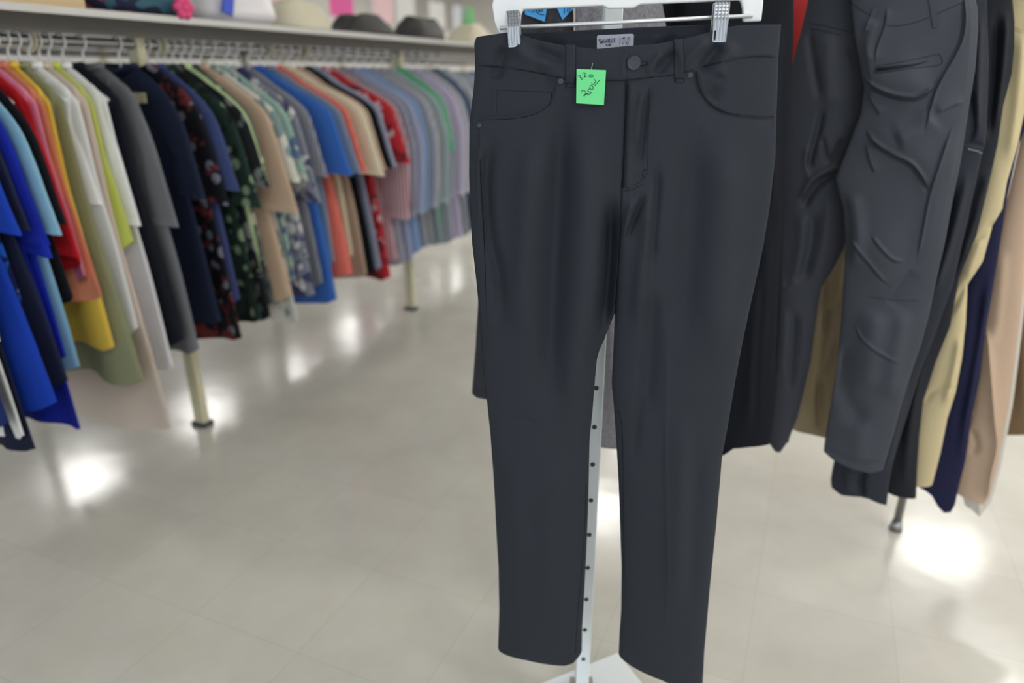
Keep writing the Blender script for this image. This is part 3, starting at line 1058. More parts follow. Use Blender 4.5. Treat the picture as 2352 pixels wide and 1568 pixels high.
R4seams = [[(1946, 0), (1970, 18), (2000, 36)], [(2030, 58), (2065, 59), (2100, 52), (2135, 40)], [(2140, 38), (2190, 15), (2240, -5)],
           [(2012, 152), (2060, 144), (2100, 136), (2158, 124)], [(2012, 152), (2010, 168), (2050, 163), (2090, 157), (2160, 148), (2158, 124)],
           [(1990, 680), (2060, 690), (2110, 690)]]
r4, s4, _ = hung('crumpled_trousers', 'slate grey crumpled trousers with a welt back pocket, frontmost of the right rail', 'trousers',
                 R4L, R4R, -90, [(1892, 1035), (1915, 1052), (1960, 1070), (2000, 1080), (2029, 1076)], A4, 0.016, M_r4, R4S, R4seams, nu=150, nv=420)
# dark tube painting the shade in the pocket welt gap, then belt loops
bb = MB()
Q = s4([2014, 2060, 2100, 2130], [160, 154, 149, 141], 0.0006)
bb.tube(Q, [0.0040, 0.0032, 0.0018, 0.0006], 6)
bb.build('pocket_gap_shade', M_seam2, r4, smooth=True)
for (xa, ya, xb, yb) in ((2012, 18, 1992, 70), (2138, -10, 2150, 62)):
    bb = MB()
    P_ = s4(np.linspace(xa, xb, 8), np.linspace(ya, yb, 8), 0.0018)
    for i in range(7):
        d = P_[i + 1] - P_[i]; L_ = np.linalg.norm(d); d /= L_
        q = np.cross(d, A4.n); q /= np.linalg.norm(q)
        bb.box((P_[i] + P_[i + 1]) / 2, (0.0085, 0.0022, L_ * 1.1), q, A4.n, d)
    bb.build('belt_loop', M_r4, r4)

A2 = PR(0.60, 1.53, 20)
hung('crumpled_trousers', 'dark slate trousers with a gathered crotch, between the black trousers and the slate pair', 'trousers',
     [(1866, -95), (1856, 0), (1842, 60), (1818, 150), (1806, 240), (1800, 330), (1796, 480), (1780, 620), (1770, 700), (1766, 820), (1766, 1000), (1768, 1060)],
     [(2000, -95), (2004, 200), (1975, 330), (1960, 420), (1955, 520), (1938, 572), (1912, 620), (1886, 660), (1876, 720), (1862, 830), (1846, 900), (1832, 958), (1815, 1000), (1800, 1060)],
     -90, [(1767, 1014), (1782, 1028), (1795, 1029), (1806, 1012)], A2, 0.022, M_r2,
     [([(1866, 60), (1860, 90), (1870, 160), (1885, 240)], 10, -0.010, 'g'), ([(1895, 70), (1900, 160), (1905, 260)], 24, 0.010, 'g'),
      ([(1945, 100), (1965, 200), (1955, 280)], 12, -0.008, 'g'), ([(1890, 245), (1878, 300), (1862, 360), (1856, 400)], 8, -0.014, 'g'),
      ([(1886, 310), (1895, 350), (1902, 375)], 6, -0.008, 'g'), ([(1935, 315), (1915, 350), (1900, 378)], 6, -0.008, 'g'),
      ([(1928, 378), (1900, 388), (1872, 402), (1850, 428), (1838, 456)], 7, 0.014, 'g'), ([(1926, 395), (1890, 410), (1862, 440), (1842, 480)], 9, -0.016, 'g'),
      ([(1840, 480), (1838, 560), (1822, 640)], 12, 0.009, 'g'), ([(1870, 480), (1862, 560), (1840, 650)], 12, -0.010, 'g'), ([(1905, 450), (1890, 560), (1865, 640)], 14, 0.008, 'g'),
      ([(1786, 640), (1806, 655), (1832, 635)], 10, 0.008, 'g'), ([(1800, 690), (1800, 760), (1794, 860)], 10, 0.007, 'g'), ([(1826, 700), (1820, 800), (1812, 900)], 8, -0.008, 'g'),
      ([(1848, 700), (1842, 800), (1832, 900)], 8, 0.006, 'g'), ([(1858, 330), (1850, 360), (1858, 420)], 8, 0.006, 'g')],
     [[(1862, 54), (1900, 60), (1957, 76)], [(1862, 66), (1905, 74), (1930, 80)]], nu=110, nv=300, amp=0.65)

hung('khaki_trousers', 'dull khaki trousers glimpsed between two dark pairs on the right rail', 'trousers',
     [(1880, -60), (1870, 500), (1832, 700), (1822, 800), (1820, 900), (1822, 1020)], [(2040, -60), (2040, 900), (2035, 1020)], 60,
     [(1822, 986), (1840, 990), (1862, 993), (1890, 999), (1940, 1004), (2035, 1008)], PR(0.63, 1.62, 20), 0.014, M_khaki2,
     [([(1905, 600), (1900, 700), (1880, 860), (1868, 990)], 9, -0.010, 'g'), ([(1930, 580), (1925, 640), (1905, 720)], 9, 0.008, 'g'),
      ([(1880, 690), (1872, 800), (1855, 980)], 14, 0.008, 'g'), ([(1925, 690), (1900, 720), (1895, 760)], 7, -0.007, 'g'), ([(1918, 780), (1900, 830), (1890, 860)], 7, -0.007, 'g'),
      ([(1888, 860), (1884, 900), (1880, 990)], 8, -0.010, 'g')], nu=80, nv=160)

hung('black_trousers', 'plain black trousers just right of and behind the ticketed charcoal pair', 'trousers',
     [(1560, -95), (1580, 100), (1640, 500), (1650, 900), (1660, 1060)],
     [(1822, -95), (1823, 0), (1822, 100), (1815, 200), (1806, 360), (1800, 480), (1795, 700), (1785, 900), (1772, 1010), (1765, 1040)], -90,
     [(1655, 1046), (1664, 1040), (1684, 1022), (1720, 1017), (1768, 1015)], PR(0.45, 1.33, 8), 0.018, M_black,
     [([(1790, 30), (1775, 200), (1770, 500)], 12, 0.010, 'g'), ([(1810, 380), (1795, 600), (1780, 900)], 8, -0.008, 'g'), ([(1770, 500), (1740, 700), (1715, 1000)], 20, 0.010, 'g'),
      ([(1750, 600), (1735, 800), (1728, 1000)], 10, -0.006, 'g')],
     [[(1783, 372), (1806, 372)]], nu=60, nv=160, group=None)

R5L = [(2160, -95), (2160, 0), (2150, 200), (2100, 500), (2040, 800), (1960, 1000), (1915, 1060), (1908, 1100), (1912, 1150)]
R5R = [(2262, -95), (2267, 0), (2271, 150), (2266, 300), (2262, 334), (2257, 345), (2250, 380), (2235, 450), (2210, 560), (2190, 650), (2150, 760), (2115, 850), (2085, 950), (2060, 1030), (2045, 1090), (2036, 1165)]
hung('zip_off_trousers', 'charcoal zip-off trousers with a zip at the knee, just right of the slate pair', 'trousers',
     R5L, R5R, -90, [(1910, 1118), (1930, 1132), (1965, 1134), (1990, 1138), (2015, 1150), (2037, 1159)], A4.moved(0.055), 0.014, M_zip,
     [([(2250, 20), (2245, 150), (2240, 330)], 10, 0.008, 'g'), ([(2225, 200), (2235, 290), (2215, 330)], 8, -0.008, 'g'),
      ([(2205, 330), (2235, 332), (2262, 340)], 5, -0.009, 's', 0.0), ([(2225, 380), (2190, 520), (2140, 680)], 12, 0.010, 'g'),
      ([(2190, 420), (2160, 560), (2120, 660)], 10, -0.010, 'g'), ([(1990, 1060), (1978, 1100), (1980, 1140)], 8, -0.012, 'g'), ([(1950, 1070), (1945, 1130)], 14, 0.008, 'g'),
      ([(2080, 860), (2060, 960), (2030, 1080)], 10, 0.008, 'g')],
     [[(2205, 318), (2235, 322), (2262, 332)], [(2205, 325), (2235, 329), (2262, 338)]], nu=110, nv=300)
r5 = [o for o in bpy.data.objects if o.name.startswith('zip_off')][0]
bb = MB()
for k in range(11):
    p = A4.moved(0.055 - 0.016).at(2224 + k * 3.0, 342 + k * 0.7 + (k > 7) * (k - 7) * 1.0)
    bb.box(p, (0.0013, 0.002, 0.0032))
bb.build('zip_teeth', M_chrome, r5)

R6L = [(2190, -95), (2190, 300), (2120, 700), (2060, 900), (2040, 1000), (2036, 1160)]
R6R = [(2322, -95), (2326, 0), (2330, 50), (2330, 110), (2324, 170), (2305, 240), (2292, 330), (2272, 420), (2243, 540), (2203, 640), (2182, 750), (2150, 830), (2121, 920), (2112, 1000), (2106, 1090), (2104, 1150)]
hung('black_hiking_trousers', 'soft black trousers with a zipped thigh, against the pale khaki pair', 'trousers',
     R6L, R6R, -90, [(2036, 1128), (2060, 1134), (2104, 1142)], A4.moved(0.105), 0.014, M_black2,
     [([(2310, 20), (2300, 150), (2280, 300)], 9, 0.009, 'g'), ([(2290, 20), (2282, 200), (2268, 330)], 9, -0.010, 'g'), ([(2275, 380), (2240, 480), (2200, 600)], 12, 0.010, 'g'),
      ([(2240, 460), (2200, 580), (2170, 660)], 10, -0.010, 'g'), ([(2150, 700), (2110, 850), (2085, 1000), (2075, 1130)], 12, 0.008, 'g'), ([(2120, 780), (2085, 900), (2062, 1040)], 9, -0.009, 'g')],
     [[(2262, 345), (2280, 352)]], nu=90, nv=260)

R7L = [(2260, -95), (2260, 400), (2200, 640), (2130, 850), (2090, 1000), (2085, 1120)]
R7R = [(2440, -95), (2420, 100), (2385, 200), (2352, 262), (2338, 330), (2312, 420), (2302, 480), (2280, 516), (2257, 600), (2222, 652), (2218, 740), (2210, 820), (2195, 900), (2176, 960), (2160, 1040), (2147, 1090), (2139, 1120)]
hung('khaki_chinos', 'pale khaki chinos hanging between black and navy trousers at far right', 'trousers',
     R7L, R7R, -90, [(2085, 1111), (2110, 1111), (2140, 1111)], A4.moved(0.155), 0.016, M_khaki,
     [([(2345, 60), (2330, 250), (2310, 380)], 14, 0.010, 'g'), ([(2215, 650), (2190, 700), (2160, 745)], 7, -0.008, 'g'), ([(2195, 640), (2170, 690)], 10, 0.007, 'g'),
      ([(2225, 560), (2260, 530), (2285, 505)], 7, -0.006, 'g'), ([(2205, 760), (2185, 860), (2165, 930)], 10, 0.009, 'g'), ([(2120, 920), (2150, 890), (2190, 880)], 7, -0.006, 'g'),
      ([(2250, 540), (2215, 640)], 12, 0.006, 'g')],
     [[(2330, 62), (2352, 70), (2400, 74)], [(2330, 68), (2352, 76), (2400, 80)]], nu=90, nv=260, seam_mat=M_khaki2, sr=0.0004)

hung('navy_trousers', 'dark navy trousers squeezed between khaki and beige pairs', 'trousers',
     [(2300, -95), (2280, 400), (2210, 700), (2180, 900), (2110, 1090), (2105, 1130)],
     [(2470, -95), (2400, 200), (2340, 330), (2314, 450), (2297, 560), (2278, 680), (2265, 750), (2252, 860), (2232, 960), (2217, 1060), (2202, 1120), (2190, 1175)], -90,
     [(2108, 1116), (2122, 1121), (2138, 1132), (2152, 1155), (2168, 1171), (2186, 1172), (2191, 1160)], A4.moved(0.205), 0.014, M_navy,
     [([(2280, 600), (2250, 750), (2225, 900), (2200, 1080)], 10, 0.008, 'g'), ([(2255, 640), (2235, 800), (2195, 1000)], 8, -0.008, 'g')], nu=70, nv=200)

hung('beige_trousers', 'beige trousers with a sharp pressed crease at the right end', 'trousers',
     [(2380, -95), (2350, 300), (2290, 560), (2258, 750), (2235, 950), (2200, 1060), (2190, 1140)],
     [(2560, -95), (2430, 250), (2370, 500), (2353, 620), (2345, 720), (2331, 830), (2318, 930), (2304, 1000), (2290, 1070), (2272, 1140), (2268, 1170)], -90,
     [(2194, 1129), (2225, 1140), (2258, 1153), (2270, 1140)], A4.moved(0.26), 0.016, M_beige,
     [([(2262, 740), (2270, 850), (2278, 950), (2284, 1010), (2270, 1080), (2262, 1150)], 14, 0.022, 'l', 0.1), ([(2230, 980), (2240, 1020), (2225, 1040)], 9, -0.008, 'g'),
      ([(2300, 560), (2290, 700), (2275, 800)], 14, 0.006, 'g')], nu=90, nv=240)
hung('bone_trousers', 'bone white trousers edging out behind the beige pair', 'trousers',
     [(2400, -95), (2360, 300), (2300, 600), (2260, 900), (2210, 1110), (2204, 1150)],
     [(2580, -95), (2440, 250), (2378, 500), (2362, 620), (2352, 720), (2339, 830), (2326, 930), (2313, 1000), (2300, 1070), (2280, 1140), (2274, 1170)], -90,
     [(2204, 1120), (2220, 1158), (2236, 1166), (2252, 1179), (2262, 1168), (2276, 1150)], A4.moved(0.31), 0.012, M_bone, [([(2240, 1050), (2248, 1180)], 7, 0.008, 'l', 0)], nu=50, nv=160)
hung('brown_trousers', 'brown trousers at the extreme right edge, last on the rail', 'trousers',
     [(2420, -95), (2390, 300), (2330, 600), (2300, 900), (2298, 1010)], [(2640, -95), (2560, 400), (2520, 800), (2500, 1010)], -90,
     [(2298, 997), (2340, 994), (2420, 988), (2500, 985)], A4.moved(0.37), 0.016, M_brown, [([(2380, 400), (2350, 700), (2345, 990)], 14, 0.010, 'g')], nu=50, nv=160)

# behind the stand
hung('tweed_trousers', 'grey marled wool trousers hanging right behind the white post', 'trousers',
     [(1300, -95), (1322, 0), (1320, 100), (1330, 500), (1335, 1040)], [(1518, -95), (1520, 0), (1530, 60), (1560, 500), (1590, 1040)], -90,
     [(1335, 1018), (1400, 1022), (1470, 1024), (1590, 1026)], PR(0.25, 1.34, -6), 0.018, M_tweed,
     [([(1352, 0), (1350, 120), (1356, 500)], 10, -0.012, 'g'), ([(1478, 0), (1484, 120), (1490, 500)], 9, 0.008, 'g'), ([(1400, 300), (1398, 700), (1402, 1000)], 10, 0.008, 'g')], nu=60, nv=160)
hung('cropped_trousers', 'dark grey cropped trousers behind the left leg of the ticketed pair', 'trousers',
     [(1203, -95), (1196, 60), (1140, 300), (1104, 600), (1092, 800), (1084, 900), (1084, 940)], [(1312, -95), (1318, 60), (1322, 500), (1325, 940)], -90,
     [(1084, 903), (1095, 910), (1150, 915), (1325, 920)], PR(0.05, 1.34, -4), 0.016, M_char2,
     [([(1240, 0), (1235, 120), (1220, 400)], 10, -0.010, 'g'), ([(1280, 0), (1285, 200), (1282, 500)], 10, 0.010, 'g'), ([(1084, 896), (1140, 902), (1300, 906)], 4, -0.002, 'g', 0)],
     [[(1088, 893), (1110, 899), (1160, 903)]], nu=60, nv=150)
hung('dark_grey_trousers', 'near-black trousers seen through the hanger to the right of the white post', 'trousers',
     [(1500, -95), (1512, 0), (1530, 60), (1560, 400), (1590, 900)], [(1640, -95), (1650, 60), (1680, 400), (1700, 900)], -90,
     [(1590, 900), (1640, 900), (1700, 900)], PR(0.36, 1.43, -4), 0.016, fabric('near_black_wool', (36, 37, 44), rough=0.9),
     [([(1560, -60), (1568, 60), (1580, 300)], 8, 0.010, 'g'), ([(1590, -60), (1600, 60), (1620, 300)], 8, -0.010, 'g')], nu=50, nv=120)

# blue tickets
BP = PR(0.05, 1.32, -4)
M_blue = solid('blue_ticket_card', (76, 160, 226), 0.75)
for i, (poly, marks, lb) in enumerate((
    ([(1203, -14), (1262, -16), (1251, 50), (1206, 33)], [[(1214, 17), (1213, 26)], [(1228, 16), (1221, 17), (1220, 21), (1227, 22), (1226, 27), (1219, 27)], [(1236, 22), (1231, 25), (1235, 28), (1239, 24), (1236, 20)], [(1244, 20), (1240, 25), (1244, 27), (1247, 22), (1244, 20)], [(1232, 27), (1240, 33), (1250, 34)]],
     'blue paper price ticket with a longer number seen left through the hanger'),
    ([(1278, 16), (1296, -18), (1330, 6), (1292, 46)], [[(1297, 16), (1296, 32)], [(1305, 17), (1303, 26), (1308, 27), (1309, 18), (1305, 17)]],
     'blue diamond-turned price ticket with a short number seen through the hanger'))):
    c = BP.at(poly[0][0], poly[0][1])
    t_ = empty('price_ticket', tuple(c))
    tag(t_, lb, 'price ticket')
    bb = MB(); bb.prism([BP.at(*p) for p in poly], -BP.n * 0.0006); bb.build('card', M_blue, t_)
    bb = MB()
    for sg in marks:
        bb.tube([BP.moved(-0.0003).at(*p) for p in smooth_poly(sg, 4)], 0.0006, 5)
    bb.build('handwriting', M_inkb, t_)

# red and white garment sliver between the black and slate pairs
hung('red_garment', 'red garment glimpsed between black and dark slate trousers at the top', 'garment',
     [(1805, -95), (1808, 0), (1806, 160), (1806, 180)], [(1880, -95), (1868, 0), (1850, 60), (1838, 180)], -90, [(1806, 160), (1838, 166)], PR(0.62, 1.66, 10), 0.012,
     fabric('coral_red_cotton', (200, 60, 60), rough=0.85), [], nu=24, nv=60)

# hangers of the other trousers (copies of the front one)
for i, (lb, c, yaw) in enumerate((
    ('white trouser hanger holding the slate grey crumpled pair on the right rail', A4.at(2090, -90), 24),
    ('white trouser hanger holding the charcoal zip-off pair on the right rail', A4.moved(.055).at(2210, -90), 24),
    ('white trouser hanger holding the pale khaki chinos on the right rail', A4.moved(.155).at(2330, -90), 24),
    ('white trouser hanger holding the beige creased pair on the right rail', A4.moved(.26).at(2450, -90), 24),
)):
    h = copy_tree(hanger)
    h.location = (c[0], c[1], c[2] + 0.155)
    h.rotation_euler = (0, 0, -math.radians(yaw - 6))
    h.scale = (0.62, 0.62, 1.0) if False else (1, 1, 1)
    tag(h, lb, 'hanger', None)

#__PART2__
# ------------------------------------------------------------------ the left rack
def LP(s, l, z):
    """rack coordinates: s along the rack, l towards the aisle"""
    return np.array([P0[0] + RD[0] * s + PD[0] * l, P0[1] + RD[1] * s + PD[1] * l, z])


RX3, PX3 = np.array([RD[0], RD[1], 0]), np.array([PD[0], PD[1], 0])
SA, SB = -1.75, 4.4
rack = empty('clothes_rack', tuple(LP(0, 0, 0)))
tag(rack, 'long double-bay clothes rack with cream posts, grey rail and steel top shelf', 'clothes rack')
for s in (-1.47, 0.0, 1.47, 2.94, 4.41):
    bb = MB()
    bb.box(LP(s, 0, 0.68), (0.030, 0.045, 1.33), RX3, PX3, bev=0.003)
    bb.build('post', M_cream, rack)
    bb = MB()
    bb.box(LP(s, 0, 0.009), (0.046, 0.062, 0.016), RX3, PX3)
    bb.build('foot', M_darkhole, rack)
bb = MB(); bb.tube([LP(SA, 0.0, 1.285), LP(SB, 0.0, 1.285)], 0.0135, 12)
bb.build('hanging_rail', M_steel, rack, smooth=True)
bb = MB()
bb.box(LP((SA + SB) / 2, 0, 1.352), (SB - SA, 0.30, 0.004), RX3, PX3)
bb.box(LP((SA + SB) / 2, 0.152, 1.350), (SB - SA, 0.006, 0.018), RX3, PX3)
bb.box(LP((SA + SB) / 2, -0.152, 1.350), (SB - SA, 0.006, 0.018), RX3, PX3)
bb.build('top_shelf', solid('galvanised_shelf', (196, 195, 193), 0.35, 0.3), rack)
bb = MB()
bb.box(LP((SA + SB) / 2, 0.03, 1.327), (SB - SA, 0.02, 0.046), RX3, PX3)
bb.build('cross_beam', solid('grey_steel_beam', (112, 110, 108), 0.45, 0.4), rack)


def projpx(P):
    u = P[2] - H
    zc = P[1] * CP - u * SP
    yc = u * CP + P[1] * SP
    return 1176 + P[0] / zc * FPX, 784 - yc / zc * FPX


# edge px of the sleeve, hem y px, sleeve (s short / l long), colours, pattern, description
SH = [
    (-130, 990, 'l', (24, 40, 90), 'plain', None, None, 'navy blue long garment'),
    (-95, 1010, 'l', (222, 221, 218), 'plain', None, None, 'white long garment low at the left edge'),
    (-70, 1040, 'l', (20, 26, 48), 'plain', None, None, 'very dark navy shirt with the lowest hem at the left edge'),
    (-38, 700, 's', (30, 90, 190), 'floral', (150, 150, 150), (16, 30, 80), 'blue and grey floral print shirt'),
    (-10, 960, 's', (20, 60, 170), 'plain', None, None, 'bright blue long shirt'),
    (25, 900, 's', (30, 36, 62), 'plain', None, None, 'dark navy short sleeve shirt'),
    (55, 990, 0.40, (14, 34, 150), 'plain', None, None, 'cobalt blue short sleeve shirt with a long hem'),
    (80, 830, 0.43, (20, 42, 165), 'plain', None, None, 'royal blue short sleeve shirt'),
    (116, 845, 0.38, (128, 172, 196), 'plain', None, None, 'pale sky blue shirt'),
    (138, 700, 0.36, (18, 18, 24), 'plain', None, None, 'black shirt beside the sky blue one'),
    (118, 620, 0.46, (178, 22, 32), 'plain', None, None, 'red shirt with a short sleeve'),
    (112, 640, 's', (218, 130, 160), 'plain', None, None, 'pink shirt tucked between red and yellow'),
    (160, 790, 0.42, (222, 184, 74), 'plain', None, None, 'yellow shirt'),
    (160, 870, 's', (138, 140, 108), 'plain', None, None, 'olive green shirt'),
    (126, 690, 0.52, (206, 130, 100), 'plain', None, None, 'terracotta shirt squeezed between pink and yellow'),
    (204, 760, 0.35, (230, 228, 228), 'plain', None, None, 'white short sleeve shirt with wide sleeves'),
    (230, 990, 0.56, (202, 186, 172), 'plain', None, None, 'beige shirt with a long low hem near the cream post'),
    (284, 840, 0.42, (224, 223, 226), 'plain', None, None, 'off white shirt in front of the black one'),
    (240, 560, 's', (190, 200, 96), 'plain', None, None, 'lime green shirt peeking out beside the off white one'),
    (284, 780, 0.34, (17, 20, 30), 'plain', None, None, 'black short sleeve shirt beside the grey one'),
    (368, 800, 0.44, (110, 111, 115), 'plain', None, None, 'plain mid grey short sleeve shirt above the cream post'),
    (463, 740, 0.37, (27, 35, 58), 'plain', None, None, 'dark navy short sleeve shirt with a small tag at the collar'),
    (500, 780, 0.40, (18, 19, 26), 'floral', (120, 120, 132), (104, 40, 44), 'black shirt with a floral print'),
    (538, 690, 0.36, (62, 72, 116), 'plain', None, None, 'indigo blue shirt'),
    (562, 745, 0.42, (34, 52, 44), 'floral', (130, 150, 120), (20, 24, 26), 'dark green patterned shirt'),
    (590, 735, 's', (26, 28, 32), 'print', (110, 112, 112), (26, 28, 32), 'black shirt with grey rings'),
    (604, 640, 's', (186, 208, 156), 'plain', None, None, 'pale green shirt'),
    (622, 700, 's', (92, 96, 92), 'floral', (190, 190, 165), (60, 64, 66), 'grey green shirt with pale blossoms'),
    (640, 690, 0.46, (192, 166, 142), 'plain', None, None, 'tan long sleeve shirt'),
    (668, 740, 's', (206, 204, 194), 'print', (130, 150, 150), (210, 206, 196), 'cream shirt with a faint print'),
    (690, 650, 's', (150, 180, 170), 'print', (90, 110, 150), (190, 190, 180), 'seafoam printed shirt'),
    (716, 680, 0.44, (128, 130, 144), 'print', (208, 206, 204), (66, 66, 104), 'grey and violet leaf print shirt'),
    (742, 660, 's', (150, 152, 160), 'stripe', (110, 112, 126), None, 'grey striped shirt behind the leaf print'),
    (793, 700, 0.36, (58, 104, 184), 'plain', None, None, 'bright blue short sleeve shirt in the middle of the row'),
    (812, 610, 's', (122, 138, 160), 'plain', None, None, 'slate blue short sleeve shirt'),
    (826, 640, 's', (216, 92, 76), 'plaid', (226, 160, 150), (216, 92, 76), 'coral red patterned shirt'),
    (864, 600, 0.38, (216, 207, 182), 'plain', None, None, 'cream yellow short sleeve shirt'),
    (882, 640, 's', (180, 156, 138), 'plain', None, None, 'tan brown short sleeve shirt'),
    (894, 636, 's', (14, 16, 22), 'plain', None, None, 'black shirt behind the tan brown one'),
    (908, 620, 's', (150, 156, 178), 'plain', None, None, 'dusty blue shirt beside the black one'),
    (922, 640, 's', (182, 44, 52), 'floral', (200, 170, 175), (120, 34, 46), 'crimson floral shirt'),
    (936, 600, 'l', (186, 168, 174), 'stripe', (160, 90, 100), None, 'pink and mauve striped shirt'),
    (952, 612, 'l', (130, 128, 142), 'stripe', (150, 150, 165), None, 'purple grey long sleeve shirt'),
    (968, 600, 'l', (152, 158, 184), 'plaid', (120, 126, 160), (170, 176, 196), 'lavender blue plaid shirt'),
    (984, 586, 'l', (130, 156, 194), 'plain', None, None, 'light denim blue shirt'),
    (1000, 570, 'l', (150, 156, 168), 'plaid', (108, 118, 144), (176, 170, 172), 'grey and blue plaid shirt'),
    (1014, 560, 'l', (172, 168, 168), 'stripe', (140, 136, 142), None, 'taupe grey pinstripe shirt'),
    (1028, 560, 'l', (150, 168, 172), 'plaid', (100, 130, 150), (180, 186, 186), 'grey teal checked shirt'),
    (1036, 520, 's', (84, 172, 120), 'plain', None, None, 'mid green shirt near the cream post'),
    (1048, 555, 'l', (168, 172, 182), 'plaid', (104, 112, 150), (190, 190, 190), 'pale blue tartan shirt'),
    (1064, 545, 'l', (180, 172, 196), 'plain', None, None, 'lilac shirt'),
    (1078, 540, 'l', (190, 188, 186), 'stripe', (140, 150, 170), None, 'white shirt with blue stripes'),
    (1092, 530, 'l', (56, 74, 104), 'plaid', (150, 160, 176), (40, 56, 84), 'dark blue checked shirt at the right end'),
    (1108, 530, 'l', (176, 182, 190), 'plain', None, None, 'pale grey shirt at the right end'),
]


def s_for(px, l, z):
    lo, hi = -1.6, 4.5
    for _ in range(50):
        mid = (lo + hi) / 2
        if projpx(LP(mid, l, z))[0] < px: lo = mid
        else: hi = mid
    return (lo + hi) / 2


SS = np.array([s_for(r[0], 0.30, 0.95) + float(np.interp(r[0], [-200, 600, 800, 900], [0.07, 0.09, 0.04, 0.0])) for r in SH])
KNOWN = [('cobalt', -0.59), ('royal blue', -0.56), ('pale sky', -0.528), ('black shirt beside the sky', -0.505), ('red shirt with', -0.50), ('pink shirt tucked', -0.49), ('yellow shirt', -0.465),
         ('olive green', -0.44), ('terracotta', -0.480), ('white short sleeve shirt with wide', -0.385), ('beige shirt', -0.35), ('off white shirt in front', -0.312), ('lime green', -0.33),
         ('black short sleeve shirt beside the grey', -0.24), ('plain mid grey', -0.18), ('small tag at the collar', -0.065), ('black shirt with a floral', -0.005), ('indigo', 0.035),
         ('dark green patterned', 0.07), ('black shirt with grey rings', 0.10), ('pale green shirt', 0.13), ('grey green shirt', 0.165), ('tan long sleeve', 0.20), ('cream shirt with a faint', 0.245),
         ('seafoam', 0.295), ('leaf print shirt', 0.355), ('grey striped shirt behind', 0.40), ('bright blue short sleeve', 0.46), ('slate blue', 0.52), ('coral red', 0.56), ('cream yellow', 0.63),
         ('tan brown short', 0.68), ('black shirt behind the tan', 0.73), ('dusty blue', 0.785), ('crimson', 0.84), ('pink and mauve', 0.90), ('purple grey', 0.965), ('lavender blue', 1.035),
         ('light denim', 1.11), ('grey and blue plaid', 1.185), ('taupe', 1.26), ('grey teal', 1.33), ('mid green', 1.41), ('tartan', 1.48), ('lilac', 1.56), ('white shirt with blue', 1.65),
         ('dark blue checked', 1.75), ('pale grey shirt at', 1.86), ('bright blue long', -0.66), ('dark navy short sleeve shirt', -0.625)]
for i, r in enumerate(SH):
    for k_, v_ in KNOWN:
        if k_ in r[7] and not (k_ == 'dark navy short sleeve shirt' and 'tag' in r[7]): SS[i] = v_
_o = np.argsort(SS, kind='stable')
SH = [SH[i] for i in _o]
SS = SS[_o]
MINS = 0.027
for _ in range(400):
    for i in range(len(SS) - 1):
        d = SS[i + 1] - SS[i]
        if d < MINS:
            e = (MINS - d) / 2
            SS[i] -= e; SS[i + 1] += e

M_collar_tag = solid('yellowed_ticket', (206, 202, 160), 0.8)
Zn = 1.222
hang_proto = None


